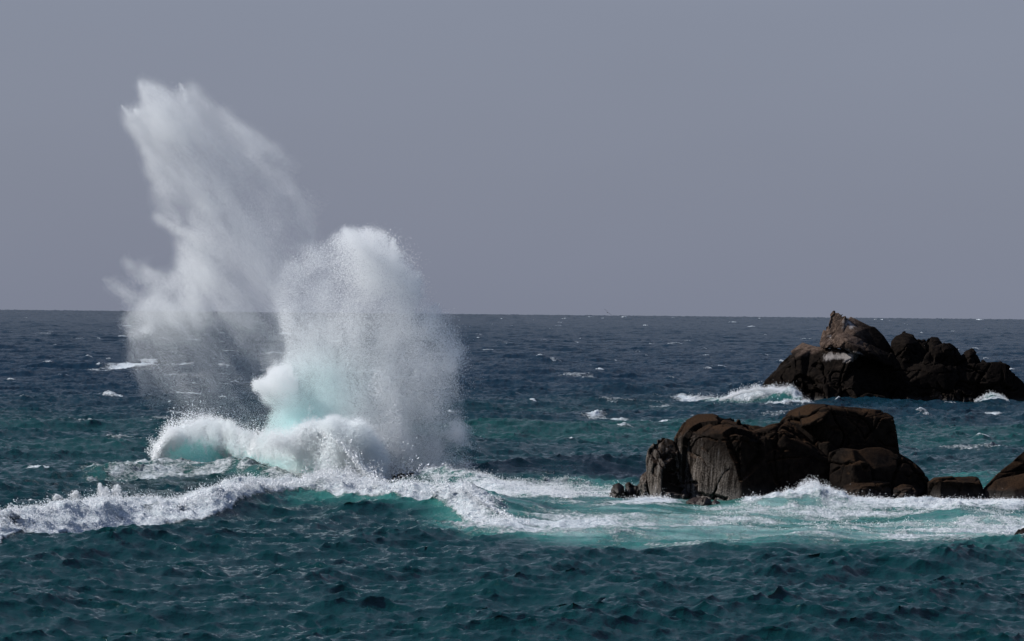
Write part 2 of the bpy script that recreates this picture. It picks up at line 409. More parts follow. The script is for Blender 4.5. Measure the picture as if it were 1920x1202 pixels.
# ------------------------------------------------------------------ rocks
def rock_material(name, kind):
    """bare granite above, a band of dark algae below it, pale bird lime and lichen where the mesh says so"""
    N = Nodes(name)
    P = N.pos()
    z = N.n('ShaderNodeSeparateXYZ'); N.t.links.new(P, z.inputs[0])
    big, med, fine = N.noise(0.55, 4, .6, P), N.noise(2.6, 5, .62, P), N.noise(16.0, 4, .6, P)
    drip = N.noise(1.0, 4, .6, N.pos((5.5, 5.5, 0.35)))
    dark = N.mix(N.ramp(med, .3, .7), (0.0028, 0.0020, 0.0017, 1), (0.0105, 0.0075, 0.0056, 1))
    if kind == 'near':
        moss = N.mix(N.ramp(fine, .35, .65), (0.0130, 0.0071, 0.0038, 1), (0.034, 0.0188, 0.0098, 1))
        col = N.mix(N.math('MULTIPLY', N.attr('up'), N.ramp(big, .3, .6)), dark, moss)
        pale = N.mix(N.ramp(fine, .3, .7), (0.050, 0.041, 0.034, 1), (0.125, 0.108, 0.094, 1))
        f = N.math('MULTIPLY', N.attr('pale'), N.ramp(N.math('ADD', drip, N.math('MULTIPLY', N.math('SUBTRACT', fine, .5), .5)), .36, .66))
        col = N.mix(f, col, pale)
        f2 = N.math('MULTIPLY', N.attr('pale'), N.ramp(drip, .64, .74))
        col = N.mix(f2, col, (0.34, 0.33, 0.335, 1))
    else:
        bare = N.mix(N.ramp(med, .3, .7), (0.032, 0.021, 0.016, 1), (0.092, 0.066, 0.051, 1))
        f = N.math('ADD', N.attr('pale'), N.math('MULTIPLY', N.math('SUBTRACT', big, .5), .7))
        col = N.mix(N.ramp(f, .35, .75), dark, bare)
        col = N.mix(N.math('MULTIPLY', N.ramp(N.math('ADD', N.attr('lime'), N.math('MULTIPLY', N.math('SUBTRACT', N.noise(1.1, 5, .65, N.pos((1, 1, .5))), .5), 2.6)), .35, .95), N.ramp(N.attr('lime'), .03, .3)), col, (0.26, 0.235, 0.22, 1))
    p = N.n('ShaderNodeBsdfPrincipled')
    N.set(p.inputs['Base Color'], col)
    N.set(p.inputs['Roughness'], N.ramp(z.outputs['Z'], 0.1, 1.0, 0.38, 0.85))
    N.set(p.inputs['Specular IOR Level'], N.ramp(z.outputs['Z'], 0.1, 1.0, 0.25, 0.03))
    b = N.n('ShaderNodeBump'); b.inputs['Distance'].default_value = 0.11; b.inputs['Strength'].default_value = 0.8
    N.set(b.inputs['Height'], N.math('ADD', N.math('MULTIPLY', med, .7), N.math('MULTIPLY', fine, .5)))
    N.set(p.inputs['Normal'], b.outputs[0])
    N.surface(p.outputs[0])
    return N.mat
M_NEAR, M_FAR = rock_material('dark_wet_rock', 'near'), rock_material('granite', 'far')

def hull(bm, pts):
    vs = [bm.verts.new(p) for p in pts]
    r = bmesh.ops.convex_hull(bm, input=vs)
    junk = {g for g in r['geom_interior'] + r['geom_unused'] if isinstance(g, bmesh.types.BMVert)}
    bmesh.ops.delete(bm, geom=[v for v in junk if v.is_valid], context='VERTS')

def carve(blocks, D, voxel, smooth=5):
    """blocks: lists of corners (column, row, depth from D in metres); returns the welded stone's vertices, quads, normals"""
    bm = bmesh.new()
    for b in blocks:
        pts = []
        for c in b:
            q = at(c[0], c[1], D + c[2])
            pts.append(tuple(q))
        hull(bm, pts)
    bmesh.ops.recalc_face_normals(bm, faces=bm.faces)
    me = bpy.data.meshes.new('raw'); bm.to_mesh(me); bm.free()
    o = bpy.data.objects.new('raw', me); COL.objects.link(o)
    m = o.modifiers.new('r', 'REMESH'); m.mode = 'VOXEL'; m.voxel_size = voxel
    m = o.modifiers.new('s', 'SMOOTH'); m.iterations = smooth; m.factor = 0.5
    ev = o.evaluated_get(bpy.context.evaluated_depsgraph_get()); em = ev.to_mesh()
    V = np.empty(len(em.vertices) * 3, np.float32); em.vertices.foreach_get('co', V)
    Nn = np.empty(len(em.vertices) * 3, np.float32); em.vertices.foreach_get('normal', Nn)
    F = np.empty(len(em.loops), np.int32); em.loops.foreach_get('vertex_index', F)
    n4 = len(em.polygons) * 4 == len(em.loops)
    assert n4
    V, Nn, F = V.reshape(-1, 3).astype(float), Nn.reshape(-1, 3).astype(float), F.reshape(-1, 4)
    ev.to_mesh_clear(); bpy.data.objects.remove(o); bpy.data.meshes.remove(me)
    return V, Nn, F

def facets(P, size, seed):
    """stone broken into tilted blocks: how far each point's block leans out or in, and how near it is to a joint"""
    q = P / size + seed
    base = np.floor(q).astype(np.int64)
    best = np.full(len(P), 9e9); second = best.copy(); lean = np.zeros(len(P))
    for dx in (-1, 0, 1):
        for dy in (-1, 0, 1):
            for dz in (-1, 0, 1):
                c = base + np.array([dx, dy, dz]); i, j, k = (c & 63).T
                ctr = c + np.stack([_T3[i, j, k], _T3[j, k, i], _T3[k, i, j]], -1)
                nrm = np.stack([_T3[i, k, j], _T3[j, i, k], _T3[k, j, i]], -1) - .5
                d = q - ctr; r = (d * d).sum(-1); ln = (d * nrm).sum(-1) * 2.0 + (_T3[(i + 7) & 63, j, k] - .5) * .35
                closer = r < best
                second = np.where(closer, best, np.minimum(second, r)); lean = np.where(closer, ln, lean); best = np.where(closer, r, best)
    return lean * size, (np.sqrt(second) - np.sqrt(best)) * size

def weather(V, Nn, k=1.0, s=1.0, seed=0.0, crack=1.0):
    """bulges, joints and pitting cut into the stone along its normals"""
    P = V / s + seed * 13.7
    warp = np.stack([fbm(P / 1.7, 3, .5, 3.), fbm(P / 1.7, 3, .5, 30.), fbm(P / 1.7, 3, .5, 60.)], -1) - .5
    Q = P + warp * 1.2
    d = (fbm(Q / 2.6, 3, .5, 5.) - .5) * 0.26 + (fbm(Q / 0.7, 3, .55, 15.) - .5) * 0.16 + (ridged(P / 0.45, 3, .55, 35.) - .5) * 0.16 + (fbm(P / 0.22, 2, .5, 25.) - .5) * 0.09
    for size, amp, cut in ((3.2, .40, .26), (1.4, .26, .13)):
        ln, gap = facets((P + warp * .3) * np.array([1, 1, .62]), size, seed + size)
        d += amp * np.clip(ln, -.6 * size, .6 * size) - crack * cut * np.exp(-(gap / (.008 * size + .028)) ** 2)
    for sc, off, w, dep in (((1 / 1.6, 1 / 1.6, 1 / 4.0), 40., .024, .95), ((1 / 2.3, 1 / 2.3, 1 / 1.1), 70., .016, .60), ((1 / 0.8, 1 / 0.8, 1 / 2.6), 90., .024, .26)):
        n = np.abs(vnoise(Q * np.array(sc), off) - .5)
        d -= crack * dep * np.exp(-(n / w) ** 2) * sstep(.2, .5, vnoise(P / 3.0, off + 5))
    d = np.minimum(d, 0.16)                   # the stone loses more than it gains
    return V + Nn * (d * k * s)[:, None]

def renormal(V, F):
    fn = np.cross(V[F[:, 2]] - V[F[:, 0]], V[F[:, 3]] - V[F[:, 1]])
    n = np.zeros_like(V)
    for k in range(4): np.add.at(n, F[:, k], fn)
    return n / np.maximum(np.linalg.norm(n, axis=1, keepdims=True), 1e-9)

def rock(name, blocks, D, voxel, mat, parent=None, k=1.0, s=1.0, seed=0.0, smooth=5, paint=None, crack=1.0):
    V, Nn, F = carve(blocks, D, voxel, max(0, smooth - 3))
    V = weather(V, Nn, k, s, seed, crack)
    n2 = renormal(V, F)
    u, v = to_uv(V)
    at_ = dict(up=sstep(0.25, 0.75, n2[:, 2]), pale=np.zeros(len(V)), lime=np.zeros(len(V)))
    if paint: paint(at_, V, n2, u, v)
    return mesh_from(name, V, F, True, at_, mat, parent)

def _near_paint(a, V, n, u, v):
    x = V[:, 0]
    xl = at(1395, 900, 200)[0]                # bird lime and barnacles run down the seaward (left) faces
    a['pale'] = 1.25 * sstep(0.6, -0.4, n[:, 0]) * sstep(xl + 0.6, xl - 1.6, x) * sstep(4.1, 1.0, V[:, 2] + 1.6 * (fbm(V / 1.4, 3) - .5) + 0.5 * (x - xl + 3.0) * 0.6)

D1 = 201.0
near = empty('rock_outcrop', tuple(at(1450, 941, D1)), 'low dark brown rock outcrop, nearest and widest, with white streaks down its left face', 'rock', 'sea rocks')
BT = 985                                       # rows well under water
inv = Matrix.Translation(near.location).inverted()
def under(o, parent):                          # keep the mesh in place when it goes under its thing
    o.parent = parent; o.matrix_parent_inverse = Matrix.Translation(parent.location).inverted(); return o

under(rock('rock_mass', [
    # tall left block: a sharp front edge at column 1390, its left face to the sun
    [(1390, 812, -1.4), (1393, BT, -2.2), (1320, 815, -0.2), (1310, BT, -0.5), (1266, 822, 1.6), (1262, BT, 1.5), (1284, 792, 2.2), (1308, 779, 2.6), (1335, 778, 2.4), (1352, 787, 2.0), (1368, 800, 2.0),
     (1270, 830, 6), (1266, BT, 6.5), (1310, 780, 6), (1350, 786, 6), (1480, 830, 1.2), (1500, BT, 0.6), (1450, 800, 6), (1500, BT, 6)],
    [(1362, 802, 1.2), (1374, 791, 1.8), (1388, 788, 2.2), (1398, 789, 2.2), (1412, 800, 1.8), (1372, 800, 5), (1390, 789, 5), (1412, 800, 5), (1355, 860, .5), (1425, 860, .6), (1420, 860, 5)],
    # dark middle with a slope down to the right
    [(1412, 805, 1.0), (1425, 800, 1.8), (1458, 796, 1.5), (1478, 792, 2.2), (1408, BT, -0.8), (1470, 815, 0.2), (1480, BT, -1.0), (1555, 862, 0.3), (1600, BT, 0.0), (1412, 805, 6), (1480, 795, 6), (1600, BT, 6), (1412, BT, 6)],
    # high right block with flat top
    [(1464, 792, 3.2), (1482, 772, 3.8), (1512, 761, 3.4), (1548, 766, 1.4), (1552, 880, 0.8), (1560, BT, .8), (1575, 763, 3.0), (1620, 768, 2.6), (1658, 772, 2.6), (1674, 779, 2.4), (1676, 790, 2.0), (1684, 850, 1.6), (1690, BT, 1.4), (1612, 800, 1.5), (1612, 890, 1.1),
     (1464, 900, 3), (1485, 773, 8), (1520, 762, 8), (1640, 770, 8), (1676, 785, 7.5), (1690, BT, 8)],
    [(1500, 772, 2.6), (1515, 760, 2.8), (1545, 760, 2.2), (1560, 766, 1.4), (1540, 790, .9), (1505, 800, 1.4), (1500, 800, 6), (1560, 762, 6)],
    # lower right slope
    [(1556, 850, 0.0), (1578, 842, 0.2), (1598, 846, -0.6), (1606, 880, -1.6), (1604, BT, -2.4), (1560, BT, -1.2), (1640, BT, -1), (1630, 848, 2), (1556, BT, 4), (1640, BT, 4)],
    [(1596, 852, -0.3), (1625, 842, 0.4), (1650, 841, 0.8), (1684, 852, 1.4), (1712, 867, 1.0), (1734, 885, 1.0), (1742, 905, 1.0), (1746, BT, 1.0), (1610, BT, -1.6), (1640, 880, -0.9), (1650, BT, -1.9), (1700, BT, -.8), (1600, 855, 6), (1690, 856, 6), (1740, 905, 5), (1746, BT, 5), (1600, BT, 6)],
    [(1598, 872, -1.9), (1612, 866, -1.6), (1630, 872, -1.7), (1640, BT, -2.8), (1596, BT, -2.6), (1620, 868, 1)],
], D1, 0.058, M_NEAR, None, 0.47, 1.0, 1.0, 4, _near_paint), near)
under(rock('pillar', [
    [(1213, 862, .9), (1216, 845, 1.0), (1228, 830, 1.2), (1243, 822, 1.4), (1262, 828, 1.4), (1272, 850, .9), (1276, BT, .4), (1240, 880, -0.1), (1240, BT, -.6), (1216, 900, .6), (1232, 945, .2), (1214, 890, 3), (1225, 835, 4), (1260, 828, 4), (1276, BT, 4), (1230, BT, 3)],
    [(1252, 925, -1.4), (1240, 945, -1.2), (1285, 928, -1.4), (1300, BT, -1.6), (1240, BT, -1.4), (1300, 940, 0), (1260, 925, .5)],
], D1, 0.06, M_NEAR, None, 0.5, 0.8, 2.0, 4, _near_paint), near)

def boulder(label, D, pts, seed, voxel=0.05, k=0.35, s=0.6, mat=None, paint=None, name='boulder', crack=1.0):
    o = rock(name, [pts] if not isinstance(pts[0], list) else pts, D, voxel, mat or M_NEAR, None, k, s, seed, 3, paint, crack)
    return tag(o, label, 'rock', 'sea rocks')

boulder('small dark rock at the tip of the outcrop, half of it in white water', 205, [(1143, 922, .3), (1150, 910, .4), (1160, 906, .4), (1169, 912, .4), (1173, 950, .2), (1140, 950, .2), (1156, 925, -.4), (1156, 950, -.6), (1160, 908, 1.2), (1143, 950, 1.4), (1173, 950, 1.4)], 3)
boulder('small jagged dark rock between the outcrop and the rock at its tip', 205.5, [[(1170, 925, .3), (1172, 908, .4), (1179, 902, .3), (1188, 909, .4), (1190, 950, 0), (1168, 950, 0), (1180, 925, -.3), (1180, 903, 1), (1190, 950, 1.2)], [(1186, 912, .3), (1197, 906, .3), (1204, 916, .3), (1206, 950, .2), (1184, 950, .2), (1196, 920, -.2), (1200, 910, 1)]], 4)
boulder('rounded grey rock leaning against the left end of the outcrop', 203, [(1198, 908, .2), (1202, 893, .4), (1212, 884, .6), (1222, 890, .4), (1226, 950, 0), (1200, 950, 0), (1210, 905, -.5), (1212, 950, -.8), (1212, 886, 1.6), (1226, 950, 1.8)], 5, paint=_near_paint)
boulder('brown and grey stone at the waterline under the streaked face', 193.6, [(1284, 938, 0), (1300, 932, .2), (1320, 934, .2), (1326, 960, 0), (1280, 960, 0), (1302, 945, -.6), (1302, 960, -.8), (1310, 934, 1)], 6, k=.25, s=.4)
boulder('small black pointed stone standing in the foam at the foot of the outcrop', 192.8, [[(1305, 944, 0), (1312, 935, .1), (1324, 931, .1), (1333, 938, .1), (1336, 960, 0), (1302, 960, 0), (1320, 945, -.4), (1318, 933, .7)], [(1332, 944, 0), (1340, 937, .1), (1350, 942, .1), (1353, 960, 0), (1332, 960, 0), (1342, 946, -.3), (1342, 940, .6)]], 7, k=.25, s=.4)
boulder('flat wet rock ledge with white water pouring over it', 198.5, [[(1572, 925, -.2), (1580, 911, .3), (1598, 903, .6), (1640, 902, .8), (1668, 905, .8), (1676, 960, 0), (1570, 960, -.6), (1620, 915, -.7), (1640, 960, -1.2), (1600, 904, 2), (1670, 908, 2)], [(1672, 914, .3), (1690, 908, .6), (1712, 911, .6), (1724, 921, .3), (1726, 960, 0), (1672, 960, 0), (1700, 920, -.4), (1700, 910, 1.6)]], 8, k=.3, s=.5)
boulder('squat square dark boulder with a brown top right of the outcrop', 199.5, [[(1740, 905, .3), (1752, 896, .6), (1790, 893, 1.0), (1828, 894, 1.0), (1839, 900, .8), (1844, 915, .6), (1846, 975, .4), (1742, 975, 0), (1762, 900, -.6), (1762, 975, -1.0), (1836, 905, -.1), (1838, 975, -.3), (1750, 897, 3), (1830, 894, 3), (1846, 975, 3), (1742, 975, 3)]], 9, k=.22, s=.7)
boulder('big smooth dark rock cut off by the edge of the picture', 199.5, [[(1842, 915, 1.6), (1870, 888, 2.0), (1898, 860, 2.4), (1925, 838, 2.6), (1990, 820, 2.6), (2100, 860, 2.6), (2140, 980, 2), (1842, 980, 1.6), (1870, 900, 6), (1990, 820, 6), (2140, 980, 6)],
    [(1846, 918, 0), (1862, 902, .4), (1890, 892, .4), (1930, 882, .5), (2020, 880, .4), (2080, 980, -.6), (1844, 985, -.4), (1900, 920, -1.0), (1920, 985, -1.8), (2000, 985, -1.8), (1900, 893, 2), (2020, 880, 2)]], 10, k=.16, s=1.6, voxel=.06, crack=.5)
boulder('small dark rock tip poking out of the foam at the very edge of the picture', 161.0, [[(1894, 1025, 0), (1899, 1006, .2), (1910, 992, .3), (1960, 984, .3), (1990, 1060, 0), (1892, 1060, 0), (1935, 1020, -.8), (1940, 1050, -1), (1940, 1002, 1.4), (1990, 1050, 1.4)]], 11, k=.3, s=.5)
boulder('dark rock awash under the foot of the spray', 222.0, [[(736, 893, .2), (750, 887, .4), (775, 888, .4), (800, 893, .3), (812, 905, .2), (815, 925, 0), (730, 925, 0), (770, 900, -.7), (770, 925, -1.0), (760, 888, 1.5), (800, 895, 1.5), (812, 925, 1.5)]], 12, k=.45, s=.5)

# the far islet
D2 = 425.0
BF = 785
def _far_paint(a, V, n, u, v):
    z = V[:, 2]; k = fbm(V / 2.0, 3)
    left = sstep(at(1655, 700, D2)[0], at(1572, 700, D2)[0], V[:, 0] + 1.2 * (k - .5))  # left side painted paler as if sunlit; right dark as if unlit, partly lichen
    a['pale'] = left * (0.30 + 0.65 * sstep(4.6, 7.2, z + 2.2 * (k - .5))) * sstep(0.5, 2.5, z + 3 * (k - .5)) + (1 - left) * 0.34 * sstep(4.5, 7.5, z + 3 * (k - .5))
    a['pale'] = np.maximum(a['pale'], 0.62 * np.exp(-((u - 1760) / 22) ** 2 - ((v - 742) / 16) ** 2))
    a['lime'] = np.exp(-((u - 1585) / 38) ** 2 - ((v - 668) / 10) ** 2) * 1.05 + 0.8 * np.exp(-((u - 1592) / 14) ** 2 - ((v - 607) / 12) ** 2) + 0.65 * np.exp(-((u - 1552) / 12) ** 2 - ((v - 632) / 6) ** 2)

far = empty('rock_islet', tuple(at(1680, 755, D2)), 'tall craggy rock islet far out, with a sunlit pale head at its left peak', 'rock', 'sea rocks')
_g = np.random.default_rng(21)
def crag():                                    # broken teeth along the islet's right ridge
    out = []
    for x, y, d0 in ((1680, 640, 2.2), (1692, 632, 3), (1706, 634, 2.4), (1716, 646, 2), (1728, 644, 2.4), (1744, 642, 2.2), (1758, 642, 2.8), (1774, 652, 1), (1790, 660, 1.4), (1800, 674, 1.4), (1812, 664, 2), (1826, 664, 2),
                      (1700, 664, .6), (1722, 668, .8), (1740, 672, .2), (1756, 676, -.2), (1776, 682, 0), (1846, 686, .8), (1872, 686, .8), (1664, 652, 2)):
        w, hh = _g.uniform(5, 10), _g.uniform(5, 13); lx = _g.uniform(-.5, .5) * w
        out.append([(x - w, y + 14, d0 - .6), (x + w, y + 14, d0 - .5), (x - w * .8, y, d0), (x + w * .8, y + 2, d0), (x + lx, y - hh, d0 + .4), (x + lx + 3, y - hh + 1, d0 + .6), (x - w, y + 14, d0 + 2.5), (x + w, y + 14, d0 + 2.5), (x + lx, y - hh + 3, d0 + 1.8)])
    return out
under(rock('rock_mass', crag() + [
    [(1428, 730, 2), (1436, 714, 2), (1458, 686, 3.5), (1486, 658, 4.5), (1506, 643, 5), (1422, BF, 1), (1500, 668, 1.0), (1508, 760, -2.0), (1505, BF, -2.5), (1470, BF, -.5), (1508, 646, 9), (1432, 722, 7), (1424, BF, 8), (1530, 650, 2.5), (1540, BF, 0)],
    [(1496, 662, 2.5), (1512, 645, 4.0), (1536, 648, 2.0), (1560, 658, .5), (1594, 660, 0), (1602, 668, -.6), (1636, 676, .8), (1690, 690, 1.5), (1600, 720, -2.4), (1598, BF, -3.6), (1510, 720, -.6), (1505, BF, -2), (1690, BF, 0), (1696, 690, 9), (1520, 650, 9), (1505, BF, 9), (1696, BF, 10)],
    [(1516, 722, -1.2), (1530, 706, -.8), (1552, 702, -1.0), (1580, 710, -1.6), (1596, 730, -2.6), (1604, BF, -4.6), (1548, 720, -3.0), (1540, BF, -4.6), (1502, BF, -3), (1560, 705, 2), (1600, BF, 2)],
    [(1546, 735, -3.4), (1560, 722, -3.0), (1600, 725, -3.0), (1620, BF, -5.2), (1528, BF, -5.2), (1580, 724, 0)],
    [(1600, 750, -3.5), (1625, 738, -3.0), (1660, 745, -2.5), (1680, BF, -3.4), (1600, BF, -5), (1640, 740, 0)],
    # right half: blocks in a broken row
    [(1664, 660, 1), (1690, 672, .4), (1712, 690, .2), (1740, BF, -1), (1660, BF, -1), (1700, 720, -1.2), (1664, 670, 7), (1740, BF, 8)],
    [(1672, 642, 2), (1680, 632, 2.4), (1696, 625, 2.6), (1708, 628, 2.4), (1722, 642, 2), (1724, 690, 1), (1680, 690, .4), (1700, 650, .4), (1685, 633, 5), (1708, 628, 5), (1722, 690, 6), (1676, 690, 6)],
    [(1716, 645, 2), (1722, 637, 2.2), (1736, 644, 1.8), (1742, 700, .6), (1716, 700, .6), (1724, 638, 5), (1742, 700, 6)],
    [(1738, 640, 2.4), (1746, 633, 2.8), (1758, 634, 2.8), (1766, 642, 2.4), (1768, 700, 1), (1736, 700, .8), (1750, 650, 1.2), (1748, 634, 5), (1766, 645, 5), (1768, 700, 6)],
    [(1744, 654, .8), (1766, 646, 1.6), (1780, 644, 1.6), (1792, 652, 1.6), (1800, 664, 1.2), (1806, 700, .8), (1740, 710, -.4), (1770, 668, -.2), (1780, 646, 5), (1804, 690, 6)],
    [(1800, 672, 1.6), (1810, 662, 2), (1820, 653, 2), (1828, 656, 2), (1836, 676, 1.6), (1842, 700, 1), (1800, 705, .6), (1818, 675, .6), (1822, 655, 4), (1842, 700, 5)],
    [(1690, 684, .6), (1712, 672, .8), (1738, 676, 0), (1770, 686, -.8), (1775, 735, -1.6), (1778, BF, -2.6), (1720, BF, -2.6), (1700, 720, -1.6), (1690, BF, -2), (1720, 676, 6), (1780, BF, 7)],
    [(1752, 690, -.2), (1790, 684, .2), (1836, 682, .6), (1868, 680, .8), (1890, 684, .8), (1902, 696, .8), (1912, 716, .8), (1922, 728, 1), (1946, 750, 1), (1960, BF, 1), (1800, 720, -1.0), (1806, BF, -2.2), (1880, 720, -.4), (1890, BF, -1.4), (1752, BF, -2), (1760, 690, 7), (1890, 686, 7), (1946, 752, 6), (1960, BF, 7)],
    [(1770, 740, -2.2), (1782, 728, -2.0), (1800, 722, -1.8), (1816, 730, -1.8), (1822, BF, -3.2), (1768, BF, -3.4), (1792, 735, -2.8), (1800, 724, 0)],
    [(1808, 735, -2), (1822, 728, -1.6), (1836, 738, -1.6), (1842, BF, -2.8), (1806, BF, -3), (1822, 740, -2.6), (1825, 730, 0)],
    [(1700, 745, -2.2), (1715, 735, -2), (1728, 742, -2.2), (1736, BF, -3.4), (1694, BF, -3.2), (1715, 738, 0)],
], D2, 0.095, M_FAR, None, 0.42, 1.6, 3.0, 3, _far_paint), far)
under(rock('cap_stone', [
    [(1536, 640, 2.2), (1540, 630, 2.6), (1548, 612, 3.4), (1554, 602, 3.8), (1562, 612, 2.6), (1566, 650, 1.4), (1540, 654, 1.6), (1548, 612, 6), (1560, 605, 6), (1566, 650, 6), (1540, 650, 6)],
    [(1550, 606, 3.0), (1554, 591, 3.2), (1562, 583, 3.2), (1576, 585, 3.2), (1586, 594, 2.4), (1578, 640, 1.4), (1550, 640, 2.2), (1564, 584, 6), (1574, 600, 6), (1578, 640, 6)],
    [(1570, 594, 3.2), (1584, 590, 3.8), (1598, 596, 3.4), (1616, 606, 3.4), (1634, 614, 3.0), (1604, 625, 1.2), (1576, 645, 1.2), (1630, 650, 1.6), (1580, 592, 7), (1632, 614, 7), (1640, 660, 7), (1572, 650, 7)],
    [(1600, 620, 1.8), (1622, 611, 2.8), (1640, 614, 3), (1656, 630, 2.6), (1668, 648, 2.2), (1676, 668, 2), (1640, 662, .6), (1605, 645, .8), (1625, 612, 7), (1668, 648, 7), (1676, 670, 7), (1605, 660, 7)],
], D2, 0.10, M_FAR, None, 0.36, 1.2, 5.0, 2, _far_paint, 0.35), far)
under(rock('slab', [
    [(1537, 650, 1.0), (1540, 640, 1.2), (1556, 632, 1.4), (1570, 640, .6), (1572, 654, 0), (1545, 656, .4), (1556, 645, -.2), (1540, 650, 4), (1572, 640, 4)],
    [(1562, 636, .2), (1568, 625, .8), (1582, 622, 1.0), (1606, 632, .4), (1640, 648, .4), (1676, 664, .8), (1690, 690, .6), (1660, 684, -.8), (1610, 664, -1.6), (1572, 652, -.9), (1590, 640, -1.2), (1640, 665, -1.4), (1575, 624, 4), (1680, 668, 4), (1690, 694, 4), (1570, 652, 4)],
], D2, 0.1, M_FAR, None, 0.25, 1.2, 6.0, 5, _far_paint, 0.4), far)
# ------------------------------------------------------------------ spray: every drop is a small solid of its own inside its part's mesh
def spray_material(name, body=(0.974, 0.989, 0.999, 1), thin=(0.58, 0.965, 0.95, 1)):
    N = Nodes(name)
    col = N.mix(N.attr('tint'), body, thin)
    d = N.n('ShaderNodeBsdfDiffuse'); N.set(d.inputs[0], col)
    N.surface(d.outputs[0])
    return N.mat
M_SPRAY = spray_material('spray_drops')
M_FROTH = spray_material('froth_bubbles', (0.80, 0.815, 0.83, 1))

_TET = np.array([[1, 1, 1], [1, -1, -1], [-1, 1, -1], [-1, -1, 1]], float) / math.sqrt(3)
_TF = np.array([[0, 1, 2], [0, 3, 1], [0, 2, 3], [1, 3, 2]])
def _rotations(n, seed=3):
    q = np.random.default_rng(seed).normal(size=(n, 4)); q /= np.linalg.norm(q, axis=1, keepdims=True)
    w, x, y, z = q.T
    return np.stack([1 - 2 * (y * y + z * z), 2 * (x * y - z * w), 2 * (x * z + y * w), 2 * (x * y + z * w), 1 - 2 * (x * x + z * z), 2 * (y * z - x * w),
                     2 * (x * z - y * w), 2 * (y * z + x * w), 1 - 2 * (x * x + y * y)], -1).reshape(n, 3, 3)
_TV = np.einsum('nij,kj->nki', _rotations(256), _TET)

class Cloud:
    def __init__(self): self.p, self.r, self.t = [], [], []
    def add(self, p, r, tint=0.0):
        n = len(p)
        self.p.append(p); self.r.append(np.broadcast_to(r, (n,)).astype(float)); self.t.append(np.broadcast_to(tint, (n,)).astype(float))
        return self
    def count(self): return sum(len(a) for a in self.p)
    def build(self, name, parent=None, mat=None):
        p, r, t = np.concatenate(self.p), np.concatenate(self.r), np.concatenate(self.t)
        V = p[:, None, :] + _TV[RNG.integers(0, 256, len(p))] * r[:, None, None]
        F = _TF[None] + 4 * np.arange(len(p))[:, None, None]
        o = mesh_from(name, V.reshape(-1, 3), F.reshape(-1, 3), False, dict(tint=np.repeat(t, 4)), mat or M_SPRAY)
        if parent: under(o, parent)
        return o

def inside(poly, u, v):
    p = np.array(poly, float); k = np.zeros(u.shape, bool)
    for (x0, y0), (x1, y1) in zip(p, np.roll(p, -1, 0)):
        if y0 != y1:
            k ^= ((y0 > v) != (y1 > v)) & (u < (x1 - x0) * (v - y0) / (y1 - y0) + x0)
    return k

